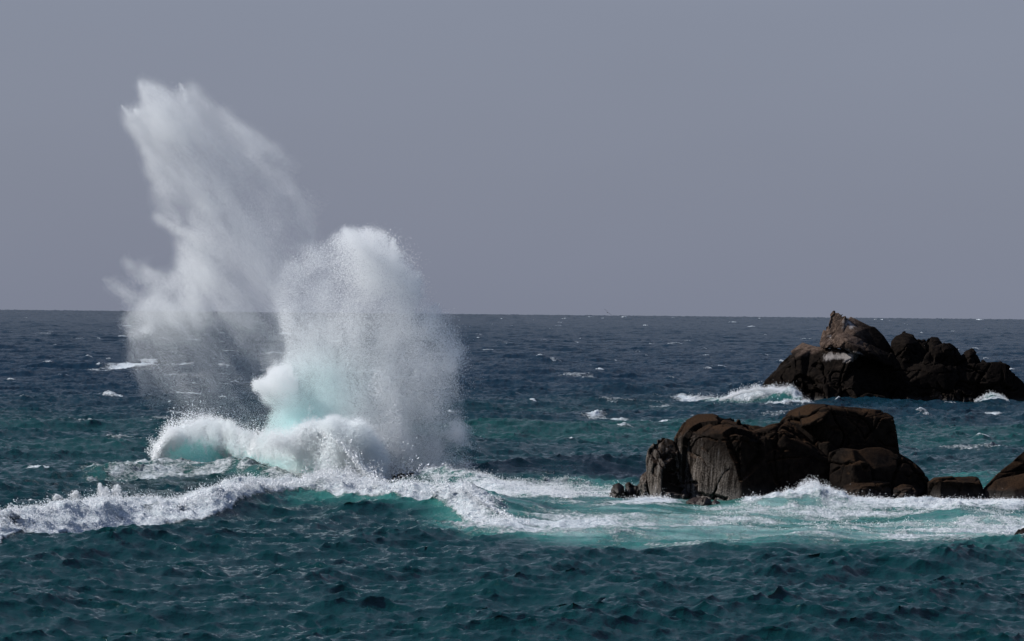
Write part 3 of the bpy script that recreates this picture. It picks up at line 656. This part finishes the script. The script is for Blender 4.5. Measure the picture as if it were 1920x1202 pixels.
class Veil:
    """a sheet of spray: its outline, how thick it hangs where, and how soft its edge is; it gets real depth when filled with drops"""
    S = 3.0                                    # picture columns per cell
    def __init__(self, poly, soft, stops, power=3.0):
        p = np.array(poly, float)
        self.u0, self.v0_ = p.min(0) - 12 * soft ** 0.5 - 30; u1, v1 = p.max(0) + 12 * soft ** 0.5 + 30
        nu, nv = int((u1 - self.u0) / self.S) + 1, int((v1 - self.v0_) / self.S) + 1
        U, W = np.meshgrid(self.u0 + self.S * np.arange(nu), self.v0_ + self.S * np.arange(nv))
        wob = (fbm(np.stack([U / 26, W / 26, 0 * U], -1), 4, .6, 3.) - .5)
        wob2 = (fbm(np.stack([U / 26, W / 26, 0 * U], -1), 4, .6, 43.) - .5)
        m = inside(poly, U + 26 * wob, W + 26 * wob2).astype(float)
        fu, fv = np.meshgrid(np.fft.fftfreq(nu, self.S), np.fft.fftfreq(nv, self.S))
        m = np.fft.ifft2(np.fft.fft2(m) * np.exp(-2 * (np.pi * soft) ** 2 * (fu ** 2 + fv ** 2))).real
        st = np.array(stops, float)
        w = 1 / ((U[..., None] - st[:, 0]) ** 2 + (W[..., None] - st[:, 1]) ** 2 + 60.0) ** (power / 2)
        a = (w * st[:, 2]).sum(-1) / w.sum(-1)
        self.tau = -np.log(1 - np.clip(a, 0, .985)) * np.clip(m, 0, 1)
        self.nu, self.nv = nu, nv
    def fill(self, D, depth, r, drift, stretch, contrast, grain=0.0, seed=0, tint=None, boost=1.0, lens=0.0):
        """scatter drops of radius r (m); drift: direction the water flew in, stretch: how streaky; contrast of the streaks"""
        g = np.random.default_rng(100 + seed)
        cell = self.S * (D(600.0) if callable(D) else D) / FPX
        lam = self.tau * boost * cell ** 2 / (1.155 * r * r) * 2.2
        n = g.poisson(np.clip(lam, 0, None))
        jj, ii = np.nonzero(n)
        k = n[jj, ii]
        u = self.u0 + self.S * (np.repeat(ii, k) + g.random(k.sum())); v = self.v0_ + self.S * (np.repeat(jj, k) + g.random(k.sum()))
        tau = np.repeat(self.tau[jj, ii], k)
        off = np.clip(g.normal(size=len(u)), -2.2, 2.2) * depth
        p = at(u, v, (D(u) if callable(D) else D) + off + lens * np.clip((tau - .6), 0, 2))
        # streaks along the drift, in the air itself
        dr = np.array([drift[0], 0.0, drift[1]]) / math.hypot(*drift)
        e2 = np.array([-dr[2], 0, dr[0]]); e3 = np.array([0, 1.0, 0])
        q = np.stack([p @ dr / stretch, p @ e2, p @ e3 * 0.55], -1)
        wp = np.stack([fbm(p / 2.6, 2, .5, 7.), fbm(p / 2.6, 2, .5, 27.), fbm(p / 2.6, 2, .5, 47.)], -1) - .5
        m = fbm((q + wp * 1.1) / 1.25, 4, .62, 11. + seed)
        keep = np.clip((m - .5) * contrast * 2.2 + .46, 0.02, 1)
        if grain:
            keep *= 1 - grain + grain * 2 * sstep(.35, .75, vnoise(p / 0.16, 3.3))
        ok = g.random(len(u)) < keep
        p, u, v = p[ok], u[ok], v[ok]
        rr = r * np.exp(g.normal(size=len(p)) * 0.28)
        return p, rr, (tint(u, v) if tint else 0.0)

def streak(a, b, w0, w1, D, depth, n, r, seed):
    """a thin thrown jet from picture point a to b"""
    g = np.random.default_rng(seed)
    t = g.beta(1.6, 1.9, n); w = (w0 + (w1 - w0) * t) * g.normal(size=n) * (0.5 + fbm(np.stack([t * 6, t * 0, t * 0 + seed], -1), 2))
    d = np.array(b, float) - a; nn = np.array([-d[1], d[0]]) / np.hypot(*d)
    u = a[0] + d[0] * t + nn[0] * w; v = a[1] + d[1] * t + nn[1] * w
    return at(u, v, D + depth * g.normal(size=n)), r * np.exp(g.normal(size=n) * .3), 0.0

def crest_spray(line, D, n, up, r, seed, depth=0.8, drop=4.0, lean=0.0, power=1.0):
    """drops torn off a crest: thick at the line, thinning upwards in tufts"""
    g = np.random.default_rng(seed)
    L = np.array(line, float); seg = np.hypot(*np.diff(L, axis=0).T); cs = np.concatenate([[0], np.cumsum(seg)])
    s = g.random(n) * cs[-1]
    u, v = np.interp(s, cs, L[:, 0]), np.interp(s, cs, L[:, 1])
    k = L[:, 2] if L.shape[1] > 2 else np.ones(len(L)); hh = np.interp(s, cs, k)
    tuft = fbm(np.stack([s / 14.0, 0 * s, 0 * s + seed], -1), 4, .62)
    z = g.exponential(size=n) * up * hh * np.clip((tuft - .28) * 3.2, 0.08, 2.2) ** power
    keep = z < up * hh * 6
    d = np.interp(s, cs, D) if np.ndim(D) else D
    u2 = u + lean * z + g.normal(size=n) * 1.5
    p = at(u2, v + drop * g.random(n) - z, d + depth * g.normal(size=n))
    return p[keep], (r * np.exp(g.normal(size=n) * .35))[keep], 0.0

# --- the great burst over the sunken rock
DS = 228.0
burst = empty('wave_splash', tuple(ground(760, 900)), 'huge burst of white spray thrown up over a sunken rock, leaning plume at its left', 'splash')
PLUME = [(262, 148), (276, 160), (292, 163), (306, 164), (318, 180), (331, 171), (346, 158), (362, 160), (378, 176), (398, 196), (432, 224), (474, 254), (512, 286), (538, 330), (576, 400), (610, 455), (625, 640),
         (560, 690), (520, 720), (505, 790), (440, 800), (330, 790), (285, 770), (262, 735), (249, 690), (240, 645), (228, 606), (236, 590), (258, 575), (283, 552), (308, 528), (326, 500), (338, 476), (338, 452), (322, 432), (300, 418), (284, 405),
         (293, 392), (288, 372), (292, 350), (281, 320), (267, 288), (252, 262), (239, 236), (228, 203), (246, 214), (262, 196)]
plume_stops = [(262, 180, .66), (245, 215, .66), (300, 200, .66), (350, 180, .58), (300, 250, .64), (340, 240, .6), (400, 235, .42), (450, 270, .2), (510, 300, .04), (280, 300, .56), (320, 300, .5), (380, 300, .45), (440, 310, .38), (500, 340, .10),
    (310, 345, .48), (360, 350, .44), (420, 360, .44), (480, 370, .28), (540, 385, .05), (300, 385, .32), (340, 390, .22), (370, 400, .52), (410, 400, .36), (450, 420, .45), (500, 420, .42), (560, 430, .2), (610, 440, .02), (320, 412, .42), (360, 450, .52), (410, 450, .46),
    (440, 480, .42), (500, 470, .5), (560, 480, .4), (610, 520, .3), (350, 500, .64), (370, 520, .68), (430, 520, .42), (480, 540, .42), (350, 560, .66), (320, 590, .66), (290, 592, .5), (400, 570, .33), (470, 580, .33), (245, 610, .27), (300, 622, .36), (250, 650, .30),
    (300, 660, .27), (400, 640, .22), (480, 640, .22), (270, 700, .22), (350, 700, .20), (450, 700, .2), (285, 745, .10), (300, 775, .03), (400, 760, .12), (470, 760, .16), (430, 795, .05), (540, 600, .4), (600, 600, .3), (520, 680, .3)]
plume_stops = [(a, b, k * (.78 if b > 630 and a < 500 else 1)) for a, b, k in plume_stops]
c = Cloud()
c.add(*Veil(PLUME, 7.0, plume_stops).fill(DS + 7.0, 2.4, 0.0050, (-0.62, 0.78), 3.0, 1.55, 0.0, 1))
for k, (a, b, w0, w1, n) in enumerate([((300, 595), (192, 520), 18, 4, 8000), ((318, 560), (226, 482), 20, 6, 8000), ((330, 540), (262, 500), 14, 5, 5000), ((560, 325), (392, 192), 11, 6, 6500), ((530, 295), (430, 224), 8, 5, 3500), ((600, 405), (452, 280), 16, 8, 7000),
        ((560, 420), (480, 320), 13, 6, 4200), ((470, 330), (330, 205), 9, 6, 8000), ((420, 400), (362, 372), 8, 5, 4000), ((400, 470), (284, 402), 12, 4, 9000), ((250, 225), (226, 196), 5, 1.5, 1300), ((275, 190), (260, 150), 6, 1.6, 1500), ((352, 190), (336, 154), 6, 2, 1300),
        ((262, 216), (250, 203), 5, 2, 1000), ((290, 612), (236, 632), 6, 8, 4000)]):
    c.add(*streak(a, b, w0, w1, DS + 7.0, 1.6, int(n * 2.4), 0.0063, 20 + k))
c.build('plume', burst)

COLUMN = [(655, 430), (672, 431), (692, 430), (716, 440), (741, 466), (766, 504), (786, 540), (800, 572), (818, 590), (850, 588), (856, 650), (852, 700), (864, 760), (874, 800), (864, 846), (836, 868), (818, 908), (700, 908), (620, 902), (560, 892),
          (486, 834), (500, 802), (511, 770), (496, 745), (472, 722), (482, 711), (506, 700), (526, 684), (538, 650), (531, 616), (518, 580), (510, 548), (516, 516), (540, 494), (575, 484), (600, 470), (618, 452), (634, 438)]
col_stops = [(530, 530, .34), (560, 545, .36), (600, 505, .28), (630, 450, .62), (660, 440, .8), (690, 442, .82), (720, 465, .74), (735, 500, .7), (770, 545, .5), (600, 565, .44), (640, 520, .40), (670, 540, .42), (710, 530, .66), (690, 570, .5), (740, 580, .6), (620, 470, .42), (795, 580, .3), (530, 600, .66), (580, 620, .7), (660, 620, .74), (720, 640, .76), (780, 640, .62), (825, 640, .38), (845, 610, .2),
    (560, 700, .86), (640, 700, .87), (720, 700, .84), (780, 700, .74), (830, 720, .52), (862, 760, .28), (490, 722, .96), (540, 730, .95), (600, 760, .95), (680, 760, .92), (740, 760, .9), (800, 780, .82), (850, 800, .55), (872, 810, .25), (510, 790, .97), (560, 800, .96), (640, 810, .97), (700, 820, .96), (760, 830, .92), (810, 840, .85), (850, 850, .3),
    (640, 880, .55), (680, 880, .45), (715, 880, .75), (760, 886, .62), (800, 875, .75)]
def _teal(u, v):
    return np.clip(0.6 * np.exp(-((u - 560) / 70) ** 2 - ((v - 795) / 38) ** 2) + 0.3 * np.exp(-((u - 600) / 80) ** 2 - ((v - 730) / 60) ** 2), 0, 1)
c = Cloud()
V = Veil(COLUMN, 5.0, col_stops)
c.add(*V.fill(DS + 0.5, 2.7, 0.0076, (-0.15, 1.0), 2.4, 1.9, 0.35, 2, _teal, 0.72))
c.add(*V.fill(DS - 0.5, 2.4, 0.022, (0.05, 1.0), 1.8, 2.3, 0.85, 3, _teal, 0.22))
for k, (a, b, w0, w1, n) in enumerate([((700, 540), (655, 432), 30, 16, 9000), ((720, 560), (700, 432), 26, 15, 9000), ((770, 640), (742, 470), 26, 12, 9000), ((560, 720), (470, 722), 14, 6, 14000), ((550, 700), (500, 702), 14, 5, 6000),
        ((690, 480), (640, 424), 10, 4, 2500), ((740, 520), (736, 444), 10, 4, 2500), ((770, 560), (784, 506), 12, 5, 2500), ((800, 640), (818, 566), 14, 6, 3000), ((600, 510), (575, 452), 20, 12, 1500), ((840, 700), (866, 640), 12, 8, 2500), ((820, 760), (838, 600), 18, 16, 8000), ((850, 830), (868, 790), 14, 10, 4000), ((700, 840), (716, 700), 26, 18, 9000)]):
    c.add(*streak(a, b, w0, w1, DS - 0.5, 1.8, n * 2, 0.0155, 60 + k))
c.add(*Veil([(770, 850), (830, 846), (884, 868), (910, 896), (880, 908), (760, 912)], 8.0, [(790, 870, .5), (850, 880, .35), (890, 898, .2), (800, 900, .4)]).fill(DS - 2, 1.2, .014, (0.3, 1), 1.4, 1.5, .4, 21))
c.build('water_column', burst)

# coarse white spout and flying drops in front of the column
c = Cloud()
SPOUT = [(704, 700), (722, 690), (736, 720), (748, 770), (768, 830), (792, 880), (800, 905), (690, 905), (668, 870), (690, 820), (700, 760)]
c.add(*Veil(SPOUT, 7.0, [(715, 710, .3), (722, 770, .5), (725, 830, .66), (700, 860, .6), (740, 880, .6), (785, 890, .4), (690, 890, .5)]).fill(DS - 3.5, 0.7, 0.030, (0.05, 1), 1.5, 2.0, 0.8, 4))
g = np.random.default_rng(77)
n = 620
u_, v_ = g.normal(758, 34, n), 905 - np.abs(g.normal(0, 26, n))
c.add(at(u_, v_, DS - 5 + g.normal(size=n)), 0.035 + 0.06 * g.random(n) ** 2)
c.build('flying_drops', burst)

# --- the curling breaker left of it
class Bore:
    """a breaker: rows of its toe and top per column; the face is hollow and the lip hangs over"""
    PROF = np.array([(7.5, -.25), (5.0, .16), (2.7, .60), (1.1, .90), (-.1, 1.0), (-.75, .94), (-1.15, .83), (-1.3, .70), (-1.28, .56), (-1.25, .42), (-1.4, .26), (-1.75, .10), (-2.3, -.05), (-3.2, -.3)])
    def __init__(self, pts, hang=1.0):
        self.p = np.array(pts, float); self.hang = hang
    def mesh(self, nu, ns):
        u = np.linspace(self.p[0, 0], self.p[-1, 0], nu)
        vt, vc = np.interp(u, self.p[:, 0], self.p[:, 1]), np.interp(u, self.p[:, 0], self.p[:, 2])
        k = np.ones(9) / 9
        sm = lambda a: np.convolve(np.pad(a, 4, mode='edge'), k, 'valid')
        vt, vc = sm(vt), sm(vc) + 9 * (fbm(np.stack([u / 17.0, 0 * u, 0 * u], -1), 3, .6, 2.) - .5) * np.interp(vt - vc, [0, 30], [0, 1])
        toe = ground(u, vt); h = (vt - vc) * toe[:, 1] / FPX * .82
        t = np.linspace(0, len(self.PROF) - 1.001, ns); i = t.astype(int); f = (t - i)[:, None]
        P = np.vstack([2 * self.PROF[0] - self.PROF[1], self.PROF, 2 * self.PROF[-1] - self.PROF[-2]])
        a, b, c_, d = P[i], P[i + 1], P[i + 2], P[i + 3]
        pr = 0.5 * (2 * b + (c_ - a) * f + (2 * a - 5 * b + 4 * c_ - d) * f ** 2 + (3 * b - a - 3 * c_ + d) * f ** 3)
        X = np.repeat(toe[:, 0][None], ns, 0)
        Yd = toe[:, 1][None] + 2.0 + pr[:, 0][:, None] * (h / 3.0)[None] * self.hang
        Z = pr[:, 1][:, None] * h[None]
        X = X * Yd / toe[:, 1][None]
        return np.stack([X, Yd, Z], -1), t / (len(self.PROF) - 1), u, h

def breaker_material():
    N = Nodes('breaking_water')
    f = N.attr('foam')
    fine = N.noise(3.2, 6, .68, N.pos())
    fm = N.ramp(N.math('ADD', f, N.math('MULTIPLY', N.math('SUBTRACT', fine, .5), 1.3)), .08, .92)
    col = N.mix(fm, (0.30, 0.80, 0.76, 1), (0.86, 0.88, 0.89, 1))
    d = N.n('ShaderNodeBsdfPrincipled'); t = N.n('ShaderNodeBsdfTranslucent'); m = N.n('ShaderNodeMixShader')
    N.set(d.inputs['Base Color'], col); N.set(d.inputs['Roughness'], N.math('ADD', .2, N.math('MULTIPLY', fm, .6)))
    N.set(t.inputs[0], N.mix(fm, (0.38, 0.92, 0.86, 1), (0.9, 0.92, 0.93, 1)))
    N.set(m.inputs[0], N.math('SUBTRACT', .55, N.math('MULTIPLY', fm, .43)))
    b = N.n('ShaderNodeBump'); b.inputs['Distance'].default_value = .18; b.inputs['Strength'].default_value = .9
    N.set(b.inputs['Height'], N.math('MULTIPLY', fine, N.math('ADD', 0.15, fm))); N.set(d.inputs['Normal'], b.outputs[0])
    N.t.links.new(d.outputs[0], m.inputs[1]); N.t.links.new(t.outputs[0], m.inputs[2])
    N.surface(m.outputs[0])
    return N.mat
M_BORE = breaker_material()

curl = empty('breaking_wave', tuple(ground(430, 862)), 'curling breaker with a bright teal hollow face and a white torn crest', 'wave')
CURL = [(290, 870, 868), (298, 869, 840), (308, 868, 822), (330, 866, 806), (360, 863, 794), (395, 861, 788), (425, 858, 794), (450, 861, 808), (480, 870, 820), (520, 881, 812), (560, 891, 804), (600, 897, 806), (640, 900, 830), (670, 902, 866), (700, 903, 894), (720, 904, 903)]
P, s_, u_, h_ = Bore(CURL).mesh(420, 110)
U_, S_ = np.meshgrid(u_, s_)
n0 = fbm(P / 0.9, 4, .6, 3.); n1_ = fbm(P / 2.4, 3, .5, 13.)
foam = sstep(.86, .42, S_ + .55 * (n1_ - .5) + .4 * (n0 - .5)) + sstep(410, 520, U_) * (.45 + .9 * (n1_ - .4)) * sstep(1.0, .7, S_) + 0.85 * sstep(.95, 1.0, S_)
strk = fbm(np.stack([U_ / 9.0, S_ * 3.0, 0 * S_], -1), 4, .6, 21.)
foam = np.maximum(foam, np.maximum(sstep(322, 300, U_), 0.42 * sstep(.40, .75, strk) + 0.28 * (n0 - .4) * sstep(.95, .6, S_)))
foam = np.maximum(foam, sstep(540, 620, U_) * (.7 + .5 * (n1_ - .5)))
dn = np.stack([0 * n0, -(n1_ - .5) * 2.1 - (ridged(P / .8, 3, .55, 8.) - .5) * .75, (n0 - .5) * .9 + (n1_ - .5) * .9], -1) * np.clip(foam, .06, 1)[..., None]
P = P + dn * np.minimum(1, h_ / 1.5)[None, :, None]
under(mesh_from('wave_body', P.reshape(-1, 3), grid_faces(len(s_), len(u_)), True, dict(foam=np.clip(foam, 0, 1).ravel()), M_BORE), curl)
c = Cloud()
top = [(a, b + 3, 1.0) for a, _, b in CURL[1:-1]]
dist = np.array([ground(a, b)[1] + 2 for a, b, _ in CURL[1:-1]])
c.add(*crest_spray(top, dist, 52000, 5.0, .020, 5, 0.8, 16.0))
c.add(*crest_spray(top, dist - 1.2, 16000, 9.0, .030, 6, 0.8, 8.0))
c.add(*crest_spray([(296, 866, 1), (298, 846, 1), (304, 828, 1), (318, 814, 1), (336, 803, 1)], dist[0], 9000, 4.0, .022, 8, 0.8, 14.0, -1.0))
CREST = [(296, 872), (297, 846), (306, 824), (326, 806), (360, 790), (394, 780), (428, 789), (454, 806), (480, 818), (520, 807), (560, 796), (600, 786), (650, 785), (692, 800), (722, 838), (726, 890), (680, 902), (610, 898), (530, 886), (470, 868), (440, 850),
         (420, 838), (400, 846), (372, 858), (345, 862), (322, 868)]
_cd = lambda u: np.interp(u, [290, 400, 440, 500, 560, 620, 740], [243.5, 244.0, 240.0, 230.0, 223.5, 221.0, 220.5])
_ct = lambda u, v: np.clip(1.0 * np.exp(-((u - 372) / 52) ** 2 - ((v - 850) / 20) ** 2) + .45 * np.exp(-((u - 500) / 70) ** 2 - ((v - 872) / 16) ** 2) + .06, 0, 1)
VC = Veil(CREST, 4.0, [(302, 850, .97), (312, 830, .97), (340, 806, .95), (395, 792, .96), (430, 800, .96), (360, 815, .9), (400, 815, .85), (340, 847, .22), (372, 844, .2), (405, 838, .3), (425, 825, .75), (455, 830, .93), (480, 830, .95), (520, 825, .96), (560, 815, .97), (600, 800, .97), (650, 805, .97),
    (460, 855, .75), (510, 868, .7), (560, 880, .75), (600, 870, .9), (650, 870, .85), (690, 880, .7), (710, 850, .8), (530, 850, .9)])
c.add(*VC.fill(_cd, 0.7, 0.0115, (0.3, 1), 1.5, 2.5, .65, 31, _ct))
c.add(*VC.fill(lambda u: _cd(u) - .6, 0.5, 0.028, (0.3, 1), 1.4, 2.6, .85, 32, _ct, .2))
FROTH = [(470, 822), (500, 806), (540, 812), (580, 790), (615, 782), (640, 790), (668, 790), (690, 806), (715, 830), (700, 862), (672, 880), (650, 868), (600, 860), (540, 850), (490, 836)]
c.add(*Veil(FROTH, 7.0, [(480, 824, .6), (540, 826, .8), (590, 812, .96), (640, 810, .96), (690, 830, .8), (650, 862, .6), (590, 850, .6)]).fill(222.5, 0.5, 0.022, (0.2, 1), 1.2, 1.6, 0.5, 9))
Pf, ff = P.reshape(-1, 3), np.clip(foam, 0, 1).ravel()
g = np.random.default_rng(15)
w = np.cumsum(np.clip(ff - .25, 0, 1) * (S_.ravel() > .2)); i = np.searchsorted(w, g.random(150000) * w[-1])
q = Pf[i] + g.normal(size=(len(i), 3)) * .09
q += np.stack([0 * i, -np.abs(g.normal(size=len(i))) * .12, g.exponential(size=len(i)) * .17 * np.clip((fbm(q / .6, 3) - .32) * 5, .05, 2.4)], -1)
c.add(q, .018 * np.exp(g.normal(size=len(i)) * .35))
c.build('crest_spray', curl)

# --- the long line of surf in front: froth and drops torn off its crest
surf = empty('surf_line', tuple(ground(430, 968)), 'long line of white surf running in from the left, in front of the breaker', 'wave')
us = np.arange(-60, 1000, 4.0)
a_ = ang(us)
yc, hc = np.interp(a_, R_SURF.a, R_SURF.y), np.interp(a_, R_SURF.a, R_SURF.h)
zc = sea_height(a_ * yc, yc)
cu, cv = to_uv(np.stack([a_ * yc, yc, zc], -1))
boost = np.interp(us, [-60, 150, 190, 215, 260, 480, 560, 610, 660, 760, 840, 900, 1000], [.7, .9, 1.9, 1.7, .7, .7, 1.1, 2.4, 2.2, 1.3, 1.2, .6, .4])
line = np.stack([cu, cv + 3, boost], -1)
c = Cloud()
c.add(*crest_spray(line, yc, 60000, 4.0, .018, 31, 1.0, 10.0))
c.add(*crest_spray(line, yc - 0.8, 20000, 6.5, .030, 32, 1.0, 6.0, 0.0, 1.4))
HEAP = [(548, 918), (580, 900), (606, 884), (640, 876), (668, 892), (700, 903), (760, 905), (820, 908), (850, 922), (862, 950), (835, 958), (780, 950), (720, 944), (660, 938), (600, 936), (560, 934)]
c.add(*Veil(HEAP, 6.0, [(560, 925, .6), (610, 905, .9), (645, 898, .92), (700, 920, .8), (770, 925, .75), (840, 930, .8), (840, 952, .5), (700, 942, .5), (600, 930, .6)]).fill(189.5, 0.9, 0.021, (0, 1), 1.2, 1.9, .6, 12))
for k, (a, b) in enumerate([((192, 930), (186, 905)), ((198, 930), (200, 912)), ((214, 930), (222, 908)), ((60, 950), (55, 936)), ((108, 940), (106, 926)), ((140, 935), (143, 919))]):
    c.add(*streak(a, b, 6, 1.5, 187.0, .3, 900, .02, 90 + k))
fd, fu = SEA_V[:, 1], None
def froth_on(sel, n, r, lift, seed):
    """drops and bubbles strewn over the foam that lies on the sea"""
    g = np.random.default_rng(seed)
    idx = np.nonzero(sel)[0]
    w = SEA_FOAM[idx] * (SEA_V[idx, 1] / 200.0) ** 1.5; cw = np.cumsum(w)
    i = idx[np.searchsorted(cw, g.random(n) * cw[-1])]
    p = SEA_V[i] + g.normal(size=(n, 3)) * np.array([.08, .12, 0])
    tuft = fbm(p / np.array([.5, 1.2, .5]), 3, .6, 4.)
    p[:, 2] += g.exponential(size=n) * lift * np.clip((tuft - .3) * 4, .1, 2)
    return p, r * np.exp(g.normal(size=n) * .35), 0.0
SEA_U, SEA_W = to_uv(SEA_V)
on_frame = (SEA_U > -120) & (SEA_U < 2040) & (SEA_FOAM > .3)
e_, t_, hh_ = R_SURF(SEA_V[:, 0], SEA_V[:, 1])
c.add(*froth_on(on_frame & (hh_ > .15) & (t_ > -7) & (t_ < 12), 90000, .018, .07, 51))
c.build('froth', surf, M_FROTH)

# --- the wash thrown up against the rocks
def wash(name, label, line, D, n, up, r, seed, froth=None, sel=None, nf=0, lift=.06, **k):
    c = Cloud()
    c.add(*crest_spray(line, D, n, up, r, seed, **k))
    if froth: c.add(*froth)
    if sel is not None: c.add(*froth_on(on_frame & sel, nf, r * .9, lift, seed + 50))
    o = c.build(name, None, M_FROTH)
    return tag(o, label, 'wave')
HEAPR = [(1400, 950), (1440, 938), (1480, 920), (1520, 904), (1550, 910), (1570, 930), (1585, 944), (1580, 956), (1500, 958), (1420, 956)]
wash('wave_wash', 'white wash heaped against the foot of the dark outcrop', [(1380, 950, .5), (1440, 938, .8), (1490, 922, 1.0), (1530, 911, 1.1), (1560, 920, .8), (1600, 938, .4), (1680, 940, .4), (1760, 942, .4), (1830, 944, .4), (1920, 942, .5)], 194.0, 22000, 4.0, .02, 41,
     Veil(HEAPR, 6.0, [(1440, 940, .5), (1500, 920, .8), (1530, 908, .9), (1560, 930, .6), (1650, 945, .5), (1740, 940, .6)]).fill(194.5, 0.8, .02, (0, 1), 1.2, 1.9, .6, 13),
     (SEA_U > 1300) & (SEA_V[:, 1] > 170) & (SEA_V[:, 1] < 215), 26000, .05)
wash('breaking_wave', 'white breaker hitting the left foot of the far islet', [(1350, 748, .4), (1372, 742, .6), (1400, 732, 1), (1440, 728, 1.3), (1470, 732, 1.2), (1490, 742, 1)], 417.0, 8000, 2.4, .03, 42,
     Veil([(1330, 750), (1370, 735), (1410, 731), (1435, 725), (1470, 730), (1490, 745), (1490, 758), (1440, 756), (1370, 754)], 4.0, [(1340, 748, .15), (1400, 742, .35), (1450, 738, .75), (1485, 748, .8)]).fill(416.5, 1.0, .038, (0, 1), 1.2, 1.8, .5, 14),
     (SEA_U > 1290) & (SEA_U < 1520) & (SEA_V[:, 1] > 400) & (SEA_V[:, 1] < 440), 14000, .1)
wash('breaking_wave', 'small pointed teal wave with a white lip at the right foot of the far islet', [(1828, 751, .5), (1845, 743, 1), (1860, 737, 1.3), (1874, 740, 1), (1890, 749, .6)], 414.0, 1100, 1.6, .03, 43)

wash('wave_wash', 'trail of white wash between the burst and the outcrop', [(790, 896, .6), (840, 891, .8), (900, 901, .7), (960, 915, .6), (1050, 929, .5), (1120, 935, .5), (1200, 941, .6)], 214.0, 9000, 3.0, .019, 44, None,
     (SEA_U > 780) & (SEA_U < 1260) & (SEA_V[:, 1] > 196) & (SEA_V[:, 1] < 232), 40000)

# ------------------------------------------------------------------ a gull just over the horizon
def gull():
    g_ = empty('seagull', tuple(at(1139, 586, 520.0)), 'tiny dark seagull gliding with tilted wings just above the horizon', 'bird')
    bm = bmesh.new()
    ax = Vector((0.72, 0.1, -0.62)).normalized(); up = Vector((0.62, 0, 0.72)); fw = Vector((0.0, -1.0, 0.1)).normalized()
    rings = []
    for t, r in ((-.30, .012), (-.2, .05), (0, .075), (.16, .06), (.24, .045), (.30, .04), (.36, .01)):
        rings.append([bm.verts.new(fw * t + (ax * math.cos(q) + up * math.sin(q)) * r) for q in np.linspace(0, 2 * math.pi, 9)[:-1]])
    for a, b in zip(rings[:-1], rings[1:]):
        for i in range(8): bm.faces.new((a[i], a[(i + 1) % 8], b[(i + 1) % 8], b[i]))
    for s in (-1, 1):
        st = []
        for t, ch, dz, sw in ((.04, .17, .03, 0), (.28, .16, .10, .04), (.50, .12, .10, -.02), (.68, .03, .05, -.12)):
            c0 = ax * (s * t) + up * dz + fw * sw
            st.append([bm.verts.new(c0 + fw * ch * .5), bm.verts.new(c0 + up * .018), bm.verts.new(c0 - fw * ch * .5), bm.verts.new(c0 - up * .012)])
        for a, b in zip(st[:-1], st[1:]):
            for i in range(4): bm.faces.new((a[i], a[(i + 1) % 4], b[(i + 1) % 4], b[i]))
        bm.faces.new(st[-1])
    bmesh.ops.recalc_face_normals(bm, faces=bm.faces)
    me = bpy.data.meshes.new('body'); bm.to_mesh(me); bm.free()
    N = Nodes('gull_feathers'); p = N.n('ShaderNodeBsdfPrincipled'); N.set(p.inputs['Base Color'], N.mix(N.noise(6.0), (.05, .05, .06, 1), (.12, .12, .13, 1))); p.inputs['Roughness'].default_value = .8
    N.surface(p.outputs[0]); me.materials.append(N.mat)
    o = bpy.data.objects.new('body', me); COL.objects.link(o); o.parent = g_
gull()
